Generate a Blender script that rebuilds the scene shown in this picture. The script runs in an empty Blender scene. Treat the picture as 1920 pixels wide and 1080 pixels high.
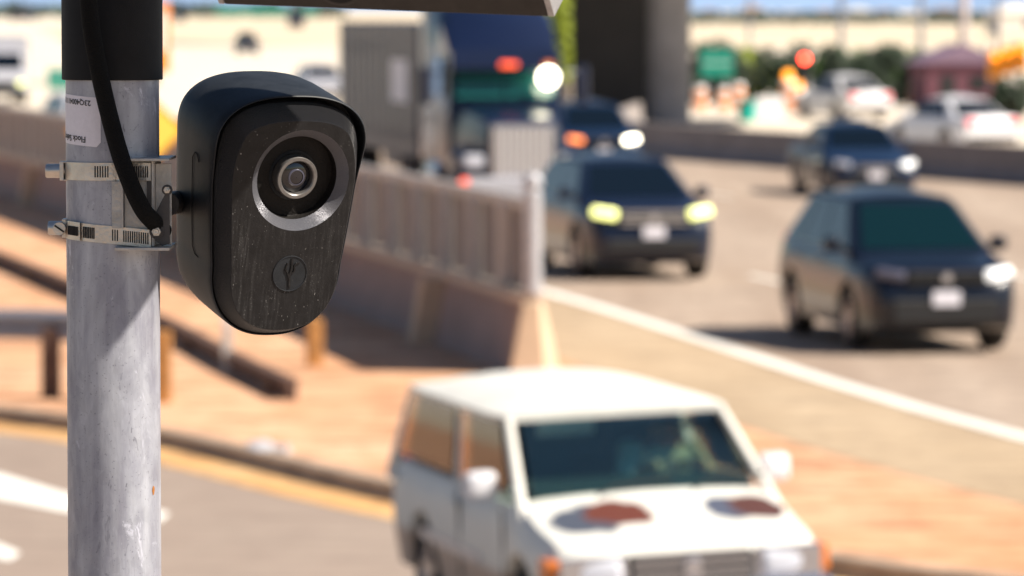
import bpy, bmesh, math, random
from mathutils import Vector, Matrix, Euler
R = math.radians
PI = math.pi
random.seed(7)
scene = bpy.context.scene
C = scene.collection

# ------------------------------------------------------------------ camera
FPX = 9000.0            # focal length in photo pixels (1920 wide)
PITCH = math.atan(524 / FPX)
CAMZ = 3.8
cd = bpy.data.cameras.new('camera')
cam = bpy.data.objects.new('camera', cd)
C.objects.link(cam)
cam.location = (0, 0, CAMZ)
cam.rotation_euler = (PI / 2 - PITCH, 0, 0)
cd.sensor_width = 36
cd.lens = FPX / 1920 * 36
cd.clip_start = 0.1
cd.clip_end = 30000
cd.dof.use_dof = True
cd.dof.focus_distance = 4.47
cd.dof.aperture_fstop = 11.0
cd.dof.aperture_blades = 0
scene.camera = cam

# ------------------------------------------------------------------ world, sun, exposure
SUN = Vector((0.676, -0.19, 0.712)).normalized()
SUN_EL = math.asin(SUN.z)
SUN_AZ = math.atan2(SUN.x, SUN.y)
w = bpy.data.worlds.new('World')
scene.world = w
w.use_nodes = True
nt = w.node_tree
nt.nodes.clear()
sky = nt.nodes.new('ShaderNodeTexSky')
sky.sky_type = 'NISHITA'
sky.sun_disc = False
sky.sun_elevation = SUN_EL
sky.sun_rotation = SUN_AZ
sky.air_density = 1.0
sky.dust_density = 0.5
sky.ozone_density = 2.0
bg = nt.nodes.new('ShaderNodeBackground')
bg.inputs['Strength'].default_value = 0.05
wo = nt.nodes.new('ShaderNodeOutputWorld')
nt.links.new(sky.outputs[0], bg.inputs[0])
nt.links.new(bg.outputs[0], wo.inputs[0])
sd = bpy.data.lights.new('sun', 'SUN')
sd.energy = 5.0
sd.angle = R(0.5)
sd.color = (1.0, 0.92, 0.80)
so = bpy.data.objects.new('sun', sd)
C.objects.link(so)
so.rotation_euler = SUN.to_track_quat('Z', 'Y').to_euler()
vs = scene.view_settings
vs.view_transform = 'Standard'
vs.look = 'None'
vs.gamma = 1.0
vs.use_curve_mapping = False
vs.exposure = 0.9
scene.cycles.use_denoising = True
scene.cycles.max_bounces = 8
scene.cycles.sample_clamp_indirect = 6.0

# ------------------------------------------------------------------ pixel helpers
_fw = Vector((0, math.cos(PITCH), -math.sin(PITCH)))
_up = Vector((0, math.sin(PITCH), math.cos(PITCH)))
_cp = Vector((0, 0, CAMZ))
def ray(x, y):
    return _fw * FPX + Vector((1, 0, 0)) * (x - 960) + _up * (540 - y)
def gp(x, y, z=0.0):          # photo pixel -> point on the level z
    r = ray(x, y)
    return _cp + r * ((z - CAMZ) / r.z)
def at(x, y, Y):              # photo pixel -> point at the distance Y
    r = ray(x, y)
    return _cp + r * (Y / r.y)

# ------------------------------------------------------------------ materials
MATS = {}
def mat(name, col, rough=0.6, metal=0.0, var=0.0, scale=8.0, bump=0.0, spec=0.5, stretch=(1, 1, 1), col2=None, emit=None, estr=0.0, coat=0.0, bscale=None):
    if name in MATS:
        return MATS[name]
    m = bpy.data.materials.new(name)
    m.use_nodes = True
    N = m.node_tree.nodes
    L = m.node_tree.links
    b = N['Principled BSDF']
    b.inputs['Base Color'].default_value = (*col, 1)
    b.inputs['Roughness'].default_value = rough
    b.inputs['Metallic'].default_value = metal
    b.inputs['Specular IOR Level'].default_value = spec
    b.inputs['Coat Weight'].default_value = coat
    b.inputs['Coat Roughness'].default_value = 0.05
    if emit:
        b.inputs['Emission Color'].default_value = (*emit, 1)
        b.inputs['Emission Strength'].default_value = estr
    if var or bump or col2:
        tc = N.new('ShaderNodeTexCoord')
        mp = N.new('ShaderNodeMapping')
        mp.inputs['Scale'].default_value = stretch
        L.new(tc.outputs['Object'], mp.inputs[0])
        no = N.new('ShaderNodeTexNoise')
        no.inputs['Scale'].default_value = scale
        no.inputs['Detail'].default_value = 6
        no.inputs['Roughness'].default_value = 0.65
        L.new(mp.outputs[0], no.inputs['Vector'])
        if var or col2:
            rp = N.new('ShaderNodeValToRGB')
            rp.color_ramp.elements[0].position = 0.3
            rp.color_ramp.elements[1].position = 0.72
            c2 = col2 if col2 else tuple(min(1, c * (1 + var)) for c in col)
            c1 = col if col2 else tuple(c * (1 - var) for c in col)
            rp.color_ramp.elements[0].color = (*c1, 1)
            rp.color_ramp.elements[1].color = (*c2, 1)
            L.new(no.outputs['Fac'], rp.inputs[0])
            L.new(rp.outputs[0], b.inputs['Base Color'])
        if bump:
            n2 = N.new('ShaderNodeTexNoise')
            n2.inputs['Scale'].default_value = bscale or scale * 6
            n2.inputs['Detail'].default_value = 4
            L.new(tc.outputs['Object'], n2.inputs['Vector'])
            bp = N.new('ShaderNodeBump')
            bp.inputs['Strength'].default_value = bump
            bp.inputs['Distance'].default_value = 0.02
            L.new(n2.outputs['Fac'], bp.inputs['Height'])
            L.new(bp.outputs[0], b.inputs['Normal'])
    MATS[name] = m
    return m

class NG:                      # small node-graph helper
    def __init__(s, name, rough=0.5, metal=0.0):
        s.m = bpy.data.materials.new(name)
        s.m.use_nodes = True
        s.N = s.m.node_tree.nodes
        s.L = s.m.node_tree.links
        s.b = s.N['Principled BSDF']
        s.b.inputs['Roughness'].default_value = rough
        s.b.inputs['Metallic'].default_value = metal
        s.tc = s.N.new('ShaderNodeTexCoord')
        MATS[name] = s.m
    def link(s, a, b):
        s.L.new(a, b)
    def mapping(s, scale=(1, 1, 1), loc=(0, 0, 0), rot=(0, 0, 0)):
        n = s.N.new('ShaderNodeMapping')
        n.inputs['Scale'].default_value = scale
        n.inputs['Location'].default_value = loc
        n.inputs['Rotation'].default_value = rot
        s.link(s.tc.outputs['Object'], n.inputs[0])
        return n.outputs[0]
    def noise(s, vec, scale, detail=5, rough=0.6, dist=0.0):
        n = s.N.new('ShaderNodeTexNoise')
        n.inputs['Scale'].default_value = scale
        n.inputs['Detail'].default_value = detail
        n.inputs['Roughness'].default_value = rough
        n.inputs['Distortion'].default_value = dist
        s.link(vec, n.inputs['Vector'])
        return n.outputs['Fac']
    def voro(s, vec, scale, out='Distance'):
        n = s.N.new('ShaderNodeTexVoronoi')
        n.inputs['Scale'].default_value = scale
        s.link(vec, n.inputs['Vector'])
        return n.outputs[out]
    def ramp(s, fac, stops):
        n = s.N.new('ShaderNodeValToRGB')
        cr = n.color_ramp
        while len(cr.elements) < len(stops):
            cr.elements.new(0.5)
        for e, (p, c) in zip(cr.elements, stops):
            e.position = p
            e.color = (*c, 1) if not isinstance(c, (int, float)) else (c, c, c, 1)
        s.link(fac, n.inputs[0])
        return n.outputs[0]
    def mix(s, fac, a, b, mode='MIX'):
        n = s.N.new('ShaderNodeMix')
        n.data_type = 'RGBA'
        n.blend_type = mode
        for sock, v in ((n.inputs[0], fac), (n.inputs[6], a), (n.inputs[7], b)):
            if isinstance(v, (int, float)):
                sock.default_value = v
            elif isinstance(v, tuple):
                sock.default_value = (*v, 1)
            else:
                s.link(v, sock)
        return n.outputs[2]
    def math(s, op, a, b=0.0):
        n = s.N.new('ShaderNodeMath')
        n.operation = op
        for sock, v in ((n.inputs[0], a), (n.inputs[1], b)):
            if isinstance(v, (int, float)):
                sock.default_value = v
            else:
                s.link(v, sock)
        return n.outputs[0]
    def bump(s, h, strength, dist=0.001):
        n = s.N.new('ShaderNodeBump')
        n.inputs['Strength'].default_value = strength
        n.inputs['Distance'].default_value = dist
        s.link(h, n.inputs['Height'])
        s.link(n.outputs[0], s.b.inputs['Normal'])
    def color(s, c):
        s.link(c, s.b.inputs['Base Color'])

# galvanised steel of the pole
g = NG('galvanised_steel', 0.45, 0.3)
o = g.mapping()
c1 = g.ramp(g.noise(g.mapping((1, 1, .35)), 30, 6, .6, .5), [(.28, (.21, .205, .255)), (.5, (.32, .325, .375)), (.72, (.46, .47, .52))])
streak = g.noise(g.mapping((60, 60, 3)), 1.0, 4, .6)
c2 = g.mix(g.ramp(streak, [(.45, 0), (.75, .4)]), c1, (.60, .62, .66))
spang = g.ramp(g.voro(g.mapping((1, 1, .6)), 130, 'Color'), [(.2, .25), (.8, .75)])
c3 = g.mix(.09, c2, spang, 'OVERLAY')
pale = g.ramp(g.noise(g.mapping((26, 26, 11), (3, 1, 2)), 1.0, 6, .75, 1.2), [(.60, 0), (.66, .7)])
c3 = g.mix(pale, c3, (.62, .63, .72))
scr = g.ramp(g.noise(g.mapping((150, 150, 55), (2, 7, 4)), 1.0, 3, .7, .8), [(.62, 0), (.67, .9)])
scr2 = g.ramp(g.noise(g.mapping((14, 14, 4), (1, 2, 9)), 1.0, 3), [(.5, 0), (.62, 1)])
c3 = g.mix(g.math('MULTIPLY', scr, scr2), c3, (.16, .16, .19))
speck = g.ramp(g.noise(o, 420, 2, .5), [(.66, 0), (.70, .7)])
c3 = g.mix(speck, c3, (.2, .2, .23))
g.color(c3)
g.link(g.ramp(g.noise(o, 60, 4), [(.3, .38), (.7, .6)]), g.b.inputs['Roughness'])
g.bump(g.noise(g.mapping((1, 1, .3)), 160, 5), .25, .001)

# weathered black plastic, dusty face of the device
g = NG('dusty_black_plastic', 0.5)
g.b.inputs['Specular IOR Level'].default_value = .3
o = g.mapping()
streak = g.noise(g.mapping((330, 330, 28)), 1.0, 4, .7)
grain = g.noise(o, 700, 3, .6)
patch = g.noise(g.mapping((28, 28, 12), (.4, 2, .3)), 1.0, 4, .6)
m1 = g.math('MULTIPLY', g.ramp(streak, [(.47, 0), (.70, 1)]), g.ramp(patch, [(.40, .08), (.62, 1)]))
m2 = g.ramp(grain, [(.60, 0), (.70, 1)])
sepz = g.N.new('ShaderNodeSeparateXYZ'); g.link(o, sepz.inputs[0])
low = g.ramp(g.math('ADD', g.math('MULTIPLY', sepz.outputs[2], 5.0), .5), [(.45, 1), (.75, .35)])
m3 = g.math('MULTIPLY', g.math('MULTIPLY', m1, g.math('ADD', m2, .12)), low)
spec = g.ramp(g.noise(g.mapping((620, 620, 330), (5, 5, 5)), 1.0, 3, .6), [(.70, 0), (.74, .75)])
c = g.mix(g.ramp(g.noise(o, 90, 5), [(.3, 0), (.7, 1)]), (.006, .0055, .006), (.013, .012, .013))
c = g.mix(g.math('MULTIPLY', m3, .6), c, (.34, .33, .325))
c = g.mix(spec, c, (.46, .44, .42))
g.color(c)
g.bump(g.math('ADD', g.noise(o, 500, 4), m3), .35, .0008)

g = NG('black_plastic', 0.52)
g.b.inputs['Specular IOR Level'].default_value = .35
o = g.mapping()
c = g.mix(g.ramp(g.noise(o, 60, 5), [(.3, 0), (.7, 1)]), (.009, .011, .014), (.018, .021, .026))
c = g.mix(g.ramp(g.noise(g.mapping((400, 400, 400)), 1.0, 2), [(.70, 0), (.75, .5)]), c, (.16, .15, .14))
g.color(c)
g.bump(g.noise(o, 900, 3), .25, .0006)

mat('chamfer_plastic', (.012, .012, .014), .34, spec=.45, bump=.5, scale=90, bscale=1500)
mat('well_rim', (.16, .16, .18), .30, .5, bump=.4, scale=90, bscale=1500)
mat('matte_black', (.007, .007, .008), .65, spec=.25, var=.3, scale=40, bump=.15, bscale=1200)
mat('cable_black', (.004, .004, .004), .8, spec=.2, bump=.6, scale=60, bscale=900)
mat('dark_floor', (.008, .0065, .006), .6, spec=.25, var=.4, scale=70, bump=.2)
mat('ring_metal', (.20, .19, .185), .38, .6, var=.2, scale=120)
mat('lens_glass', (.008, .008, .012), .06, spec=.8)
mat('lens_inner', (.06, .06, .09), .25, spec=.7)
mat('stainless', (.62, .56, .50), .32, .85, var=.15, scale=60, bump=.1)
mat('zinc_plate', (.46, .44, .42), .42, .5, var=.25, scale=45, bump=.1)
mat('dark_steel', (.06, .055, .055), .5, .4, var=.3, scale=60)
mat('slot_black', (.012, .011, .011), .8)
mat('sticker_paper', (.74, .71, .77), .55, var=.05, scale=200)
mat('sticker_ink', (.03, .03, .035), .6)
mat('rust', (.32, .12, .02), .85, var=.4, scale=300)
mat('pv_cell', (.012, .016, .035), .12, spec=.6)
mat('panel_frame', (.030, .026, .024), .5, .3, var=.25, scale=60)
mat('panel_edge', (.42, .41, .42), .45, .7, var=.3, scale=120)

# surroundings
def ground_mat(name, a, b, c, s1, s2, stretch=(1, 1, 1), rot=0.0, rough=.9, bump=.3, mott=.55):
    g = NG(name, rough)
    o = g.mapping(stretch, rot=(0, 0, rot))
    n1 = g.noise(o, s1, 5, .6)
    n2 = g.noise(g.mapping(), s2, 6, .7)
    col = g.mix(g.ramp(n1, [(.32, 0), (.68, 1)]), a, b)
    col = g.mix(g.ramp(n2, [(.45, 0), (.70, .9)]), col, c)
    n3 = g.noise(g.mapping((.35, 1.3, 1)), s2 * .8, 5, .7)
    col = g.mix(g.ramp(n3, [(.50, 0), (.63, mott)]), col, tuple(q * .62 for q in c))
    g.color(col)
    g.bump(n2, bump, .02)
    return g.m
ground_mat('road_concrete', (.31, .225, .165), (.43, .335, .26), (.26, .195, .15), .9, 3.0, (1, .06, 1), R(11))
ground_mat('ramp_asphalt', (.26, .195, .155), (.33, .26, .21), (.28, .21, .17), .5, 5.0, (1, .25, 1), R(20))
ground_mat('island_dirt', (.58, .30, .155), (.70, .43, .27), (.42, .19, .085), .45, 2.2, (1, .5, 1), mott=.85)
ground_mat('shoulder_concrete', (.38, .275, .17), (.47, .355, .235), (.33, .235, .15), .6, 3.0, (1, .2, 1), R(11))
ground_mat('pale_concrete', (.66, .57, .46), (.76, .67, .55), (.58, .49, .39), .08, .5, (1, .3, 1), R(11), bump=.1)
ground_mat('desert_plain', (.62, .50, .36), (.72, .60, .45), (.50, .42, .28), .006, .05, bump=.05)
ground_mat('gutter_concrete', (.60, .31, .10), (.66, .42, .20), (.44, .24, .10), .8, 4.0)
mat('curb_concrete', (.36, .27, .20), .9, var=.25, scale=3, bump=.3)
mat('white_paint', (.80, .76, .70), .7, var=.08, scale=2.5)
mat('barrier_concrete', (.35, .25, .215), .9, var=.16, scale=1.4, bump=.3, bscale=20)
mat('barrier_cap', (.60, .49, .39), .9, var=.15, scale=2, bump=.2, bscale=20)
mat('sunlit_concrete', (.62, .46, .32), .9, var=.12, scale=2, bump=.2, bscale=20)  # paler than the barrier wall: sunlight put into the colour
mat('median_concrete', (.25, .22, .21), .9, var=.2, scale=1.2, bump=.3, bscale=20)
mat('fence_panel', (.24, .21, .195), .7, var=.12, scale=3)
mat('fence_post', (.62, .60, .57), .55, .2, var=.1, scale=5)
mat('fence_rail', (.40, .39, .39), .5, .35, var=.1, scale=5)
mat('post_steel', (.50, .50, .53), .45, .35, var=.1, scale=5)
mat('wood_post', (.42, .20, .06), .85, var=.3, scale=6, bump=.4)
mat('weathered_wood', (.20, .12, .07), .85, var=.3, scale=6, bump=.4)
mat('guardrail_steel', (.30, .31, .36), .5, .5, var=.15, scale=4)
mat('rusty_rail', (.10, .055, .04), .8, var=.3, scale=5)
mat('pier_shade', (.014, .013, .014), .8, var=.3, scale=.8)
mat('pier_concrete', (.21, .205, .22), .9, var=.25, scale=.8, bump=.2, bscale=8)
mat('deck_concrete', (.30, .28, .26), .9, var=.2, scale=.5)
mat('foliage', (.07, .14, .02), .7, var=.5, scale=1.6)
mat('foliage_bright', (.22, .27, .015), .7, var=.4, scale=1.6)
mat('foliage_dark', (.022, .04, .018), .7, var=.5, scale=1.2)
mat('foliage_far', (.06, .09, .075), .8, var=.3, scale=.1)  # lightened base colour stands in for distance haze
mat('bark', (.10, .07, .05), .9, var=.3, scale=6)
mat('hazy_hill', (.20, .30, .47), .95, var=.2, scale=.002)  # blue base colour paints the haze over the hills
mat('sign_green', (.0, .24, .17), .45, var=.05, scale=3)
mat('sign_yellow', (.92, .60, .09), .5, var=.05, scale=3)
mat('sign_yellow_edge', (.70, .28, .01), .5)
mat('orange_plastic', (.85, .24, .01), .5, var=.1, scale=4)
mat('signal_yellow', (.78, .36, .02), .5)
mat('white_sheet', (.78, .77, .76), .5)
mat('maroon_wall', (.13, .045, .065), .8, var=.2, scale=2)
mat('maroon_roof', (.20, .13, .19), .7, var=.2, scale=2)
mat('pale_wall', (.70, .64, .58), .8, var=.1, scale=1)
mat('roof_tile', (.35, .22, .16), .8, var=.2, scale=2)
mat('pole_grey', (.22, .22, .25), .5, .3)
mat('pole_pale', (.52, .44, .42), .6)
mat('lamp_red', (.5, .03, .01), .4, emit=(1, .12, .04), estr=1.2)
mat('signal_red', (.5, .03, .01), .4, emit=(1, .06, .03), estr=12.0)
mat('signal_amber', (.6, .25, .01), .4, emit=(1, .30, .01), estr=2.0)
mat('teal_plastic', (.0, .42, .34), .5)
mat('litter_plastic', (.50, .50, .53), .5)
# vehicles
def paint(name, col, rough=.28, metal=.0, coat=.3):
    return mat(name, col, rough, metal, var=.06, scale=3, coat=coat, spec=.4)
paint('navy_paint', (.004, .008, .024))
paint('blue_black_paint', (.003, .005, .013))
paint('slate_blue_paint', (.005, .016, .045))
paint('white_car_paint', (.72, .71, .74), .3)
paint('truck_blue', (.005, .010, .034))
paint('truck_grey', (.042, .046, .070), .5, coat=.1)
paint('silver_paint', (.42, .42, .46), .35)
mat('dark_glass', (.002, .005, .009), .05, spec=.5)
mat('teal_glass', (.001, .012, .014), .05, spec=.5)
mat('truck_glass', (.012, .10, .09), .08, spec=.7)
mat('black_trim', (.012, .012, .013), .5)
mat('tyre_rubber', (.014, .013, .013), .85, bump=.2)
mat('alloy', (.48, .42, .40), .35, .7)
mat('chrome', (.62, .63, .68), .16, .95)
mat('head_lens', (.55, .56, .62), .12, spec=.8)
mat('head_dim', (.10, .10, .14), .15, spec=.6)
mat('lamp_white', (.8, .8, .8), .3, emit=(1.0, .98, .92), estr=.6)
mat('bright_lamp_and_glint', (.8, .8, .8), .3, emit=(1.0, .90, .66), estr=7.0)
mat('lamp_yellow', (.8, .8, .4), .3, emit=(.92, .95, .30), estr=1.25)
mat('lamp_orange', (.8, .2, .05), .3, emit=(1.0, .27, .08), estr=1.6)
mat('tail_red', (.55, .02, .03), .3, emit=(1, .05, .06), estr=.35)
mat('amber_lens', (.62, .17, .03), .3)
mat('plate_white', (.72, .70, .76), .5)
mat('grille_grey', (.55, .53, .54), .4, .3)
mat('skin', (.50, .30, .21), .55)
mat('shirt_blue', (.30, .62, .78), .8, var=.1, scale=12)
mat('seat_cloth', (.035, .05, .07), .9)
mat('interior_dark', (.015, .02, .025), .8)
mat('jeans_blue', (.03, .10, .25), .85)
mat('hair_dark', (.02, .015, .012), .7)
g = NG('clear_auto_glass', 0.03)
N_, L_ = g.N, g.L
tr = N_.new('ShaderNodeBsdfTransparent'); tr.inputs[0].default_value = (.74, .90, .85, 1)
gl = N_.new('ShaderNodeBsdfGlossy'); gl.inputs['Roughness'].default_value = .03
fr = N_.new('ShaderNodeFresnel'); fr.inputs[0].default_value = 1.33
mx = N_.new('ShaderNodeMixShader')
L_.new(fr.outputs[0], mx.inputs[0]); L_.new(tr.outputs[0], mx.inputs[1]); L_.new(gl.outputs[0], mx.inputs[2])
L_.new(mx.outputs[0], N_['Material Output'].inputs['Surface'])
bz_ = g.m.copy(); bz_.name = 'bronze_glass'; MATS['bronze_glass'] = bz_
for n_ in bz_.node_tree.nodes:
    if n_.type == 'BSDF_TRANSPARENT':
        n_.inputs[0].default_value = (.88, .62, .42, 1)
# white paint of the old SUV with peeled patches on the bonnet (object space of the body)
g = NG('worn_white_paint', .5)
g.b.inputs['Specular IOR Level'].default_value = .3
o = g.mapping()
base = g.mix(g.ramp(g.noise(o, 3, 4), [(.3, 0), (.7, 1)]), (.68, .66, .61), (.76, .74, .68))
sep = g.N.new('ShaderNodeSeparateXYZ'); g.link(o, sep.inputs[0])
wob = g.math('MULTIPLY', g.math('SUBTRACT', g.noise(o, 4, 6, .75), .5), 2.4)
def ell(cx, cy, rx, ry):
    a = g.math('DIVIDE', g.math('SUBTRACT', sep.outputs[0], cx), rx)
    b_ = g.math('DIVIDE', g.math('SUBTRACT', sep.outputs[1], cy), ry)
    d = g.math('ADD', g.math('POWER', a, 2.0), g.math('POWER', b_, 2.0))
    d = g.math('ADD', d, wob)
    top = g.ramp(sep.outputs[2], [(.88, 0), (.91, 1)])
    return g.math('MULTIPLY', g.ramp(d, [(.75, 1), (1.0, 0)]), top)
for cx, cy, rx, ry, cc in ((-.46, -1.62, .24, .27, (.07, .08, .11)), (-.25, -1.57, .22, .22, (.13, .035, .022)), (.40, -1.60, .15, .22, (.08, .09, .13)), (.58, -1.57, .18, .22, (.09, .035, .028))):
    base = g.mix(ell(cx, cy, rx, ry), base, cc)
lowz = g.ramp(sep.outputs[2], [(.60, 1), (.66, 0)])
sidex = g.ramp(g.math('ABSOLUTE', sep.outputs[0]), [(.70, 0), (.74, 1)])
base = g.mix(g.math('MULTIPLY', lowz, sidex), base, (.50, .37, .29))  # tan low on the sides paints in the reflected dirt
g.color(base)

# ------------------------------------------------------------------ mesh helpers
class MB:
    def __init__(s):
        s.v = []
        s.f = []
    def add(s, vs_, fs_):
        k = len(s.v)
        s.v += [tuple(p) for p in vs_]
        s.f += [tuple(i + k for i in f) for f in fs_]
        return s
    def box(s, c, d, rot=None):
        x, y, z = d[0] / 2, d[1] / 2, d[2] / 2
        ps = [Vector((sx * x, sy * y, sz * z)) for sz in (-1, 1) for sx, sy in ((-1, -1), (1, -1), (1, 1), (-1, 1))]
        if rot is not None:
            m = Euler(rot).to_matrix()
            ps = [m @ p for p in ps]
        return s.add([p + Vector(c) for p in ps], [(3, 2, 1, 0), (4, 5, 6, 7), (0, 1, 5, 4), (1, 2, 6, 5), (2, 3, 7, 6), (3, 0, 4, 7)])
    def slab(s, quad, th):     # a thin plate: quad corners counter-clockwise seen from outside, thickness inward
        q = [Vector(p) for p in quad]
        n = (q[1] - q[0]).cross(q[-1] - q[0]).normalized()
        k = len(q)
        return s.add(q + [p - n * th for p in q], [tuple(range(k)), tuple(range(2 * k - 1, k - 1, -1))] + [(i, i + k, (i + 1) % k + k, (i + 1) % k) for i in range(k)])
    def tube(s, pts, r, seg=10, cap=True):
        pts = [Vector(p) for p in pts]
        rs = r if isinstance(r, (list, tuple)) else [r] * len(pts)
        rings = []
        ref = None
        for i, p in enumerate(pts):
            t = (pts[min(i + 1, len(pts) - 1)] - pts[max(i - 1, 0)]).normalized()
            if ref is None:
                ref = Vector((0, 0, 1)) if abs(t.z) < .9 else Vector((1, 0, 0))
            u = (ref - t * ref.dot(t)).normalized()
            ref = u
            v = t.cross(u)
            rings.append([p + (u * math.cos(2 * PI * j / seg) + v * math.sin(2 * PI * j / seg)) * rs[i] for j in range(seg)])
        return s.rings(rings, True, cap)
    def rings(s, rings, closed=True, cap=True):
        n = len(rings[0])
        vs_ = [p for r_ in rings for p in r_]
        fs_ = []
        for i in range(len(rings) - 1):
            for j in range(n if closed else n - 1):
                a, b = i * n + j, i * n + (j + 1) % n
                fs_.append((a, b, b + n, a + n))
        if cap:
            fs_.append(tuple(range(n - 1, -1, -1)))
            fs_.append(tuple(range((len(rings) - 1) * n, len(rings) * n)))
        return s.add(vs_, fs_)
    def lathe(s, prof, seg=32, axis='y', c=(0, 0, 0), cap=False):
        rings = []
        for r_, h in prof:
            ring = []
            for j in range(seg):
                a = 2 * PI * j / seg
                p = {'y': (r_ * math.cos(a), h, r_ * math.sin(a)), 'z': (r_ * math.cos(a), r_ * math.sin(a), h), 'x': (h, r_ * math.cos(a), r_ * math.sin(a))}[axis]
                ring.append(Vector(p) + Vector(c))
            rings.append(ring)
        return s.rings(rings, True, cap)
    def prism(s, poly, z0, z1, axis='z'):      # polygon extruded along an axis
        def P(a, b, h):
            return {'z': (a, b, h), 'y': (a, h, b), 'x': (h, a, b)}[axis]
        n = len(poly)
        return s.add([P(a, b, z0) for a, b in poly] + [P(a, b, z1) for a, b in poly], [tuple(range(n - 1, -1, -1)), tuple(range(n, 2 * n))] + [(i, (i + 1) % n, (i + 1) % n + n, i + n) for i in range(n)])
    def mesh(s, name, material, smooth=None, bevel=0.0, seg=2):
        me = bpy.data.meshes.new(name)
        me.from_pydata(s.v, [], s.f)
        bm = bmesh.new()
        bm.from_mesh(me)
        bmesh.ops.recalc_face_normals(bm, faces=bm.faces)
        if bevel:
            es = [e for e in bm.edges if len(e.link_faces) == 2 and e.calc_face_angle(0) > R(30)]
            bmesh.ops.bevel(bm, geom=es, offset=bevel, segments=seg, profile=.5, affect='EDGES', clamp_overlap=True)
        if smooth is not None:
            for f in bm.faces:
                f.smooth = True
            for e in bm.edges:
                if len(e.link_faces) == 2 and e.calc_face_angle(0) > R(smooth):
                    e.smooth = False
        bm.to_mesh(me)
        bm.free()
        me.materials.append(MATS[material] if isinstance(material, str) else material)
        return me
    def build(s, name, material, parent=None, smooth=None, bevel=0.0, seg=2):
        return link(name, s.mesh(name, material, smooth, bevel, seg), parent)

def link(name, me, parent=None, loc=None, rz=0.0):
    ob = bpy.data.objects.new(name, me)
    C.objects.link(ob)
    ob.parent = parent
    if loc is not None:
        ob.location = loc
    if rz:
        ob.rotation_euler.z = rz
    return ob
def tag(ob, label=None, cat=None, group=None, kind=None):
    for k, v in (('label', label), ('category', cat), ('group', group), ('kind', kind)):
        if v:
            ob[k] = v
    return ob
def thing(name, label, cat, loc=(0, 0, 0), rz=0.0, group=None):
    e = bpy.data.objects.new(name, None)
    C.objects.link(e)
    e.empty_display_size = .1
    e.location = loc
    e.rotation_euler = (0, 0, rz)
    return tag(e, label, cat, group)
def copy_tree(ob, parent=None):
    c = ob.copy()
    C.objects.link(c)
    c.parent = parent
    for ch in list(ob.children):
        copy_tree(ch, c)
    return c
def lerp(a, b, t):
    return a + (b - a) * t
def interp(tab, x):
    if x <= tab[0][0]:
        return tab[0][1]
    for (x0, y0), (x1, y1) in zip(tab, tab[1:]):
        if x <= x1:
            t = (x - x0) / (x1 - x0)
            t = t * t * (3 - 2 * t) * .5 + t * .5
            return lerp(y0, y1, t)
    return tab[-1][1]

# ------------------------------------------------------------------ ground, roads, kerb
def sheet(name, poly, z, material, label=None):
    b = MB()
    b.add([(x, y, z) for x, y in poly], [tuple(range(len(poly)))])
    me = b.mesh(name, material)
    ob = link(name, me)
    for p in me.polygons:
        if p.normal.z < 0:
            me.flip_normals()
            break
    tag(ob, kind='structure')
    return ob
def catmull(pts, n=8):
    out = []
    P = [Vector(p) for p in pts]
    for i in range(len(P) - 1):
        p0, p1, p2, p3 = P[max(i - 1, 0)], P[i], P[i + 1], P[min(i + 2, len(P) - 1)]
        for k in range(n):
            t = k / n
            out.append(.5 * ((2 * p1) + (p2 - p0) * t + (2 * p0 - 5 * p1 + 4 * p2 - p3) * t * t + (3 * p1 - p0 - 3 * p2 + p3) * t ** 3))
    out.append(P[-1])
    return out
def offset_path(path, d):
    out = []
    for i, p in enumerate(path):
        t = (path[min(i + 1, len(path) - 1)] - path[max(i - 1, 0)]).normalized()
        out.append(p + Vector((-t.y, t.x)) * d)
    return out

CURB = catmull([(-60, 100), (-20, 62), (-8.5, 50.2), (-4.84, 45.6), (-3.2, 43.2), (-1.11, 38.6), (.75, 35.2), (2.2, 33.2), (3.2, 32.0), (7, 28.5), (20, 18), (60, -10)], 8)
RAMPZ = -.14
# ground beyond the kerb reaches the horizon; the ramp sheet lies 14 cm lower
far = [(p.x, p.y) for p in CURB] + [(9000, -10), (9000, 16000), (-9000, 16000), (-9000, 100)]
sheet('ground', far, -.016, 'desert_plain')
island = [(p.x, p.y) for p in CURB[8:81]] + [(26, 34), (22, 44), (4, 58), (1.5, 52), (-1, 62), (-9.5, 99), (-18, 132), (-60, 132)]
sheet('island', island, -.012, 'island_dirt')
sheet('ramp_road', [(-60, -60), (80, -60), (80, -10)] + [(p.x, p.y) for p in reversed(CURB)] + [(-60, 100)], RAMPZ, 'ramp_asphalt')
gut = offset_path(CURB, -.62)
gutp = [(p.x, p.y) for p in CURB[12:72]] + [(p.x, p.y) for p in reversed(gut[12:72])]
sheet('gutter', gutp, RAMPZ + .004, 'gutter_concrete')
kb = MB()
ci, co_ = offset_path(CURB, .18), offset_path(CURB, -.03)
rg = [[(co_[i].x, co_[i].y, RAMPZ - .01), (CURB[i].x, CURB[i].y, -.02), (lerp(CURB[i].x, ci[i].x, .2), lerp(CURB[i].y, ci[i].y, .2), .004), (ci[i].x, ci[i].y, .004), (ci[i].x, ci[i].y, RAMPZ - .01)] for i in range(8, 81)]
kb.rings(rg, True, True)
tag(kb.build('kerb', 'curb_concrete', None), kind='structure')
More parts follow.
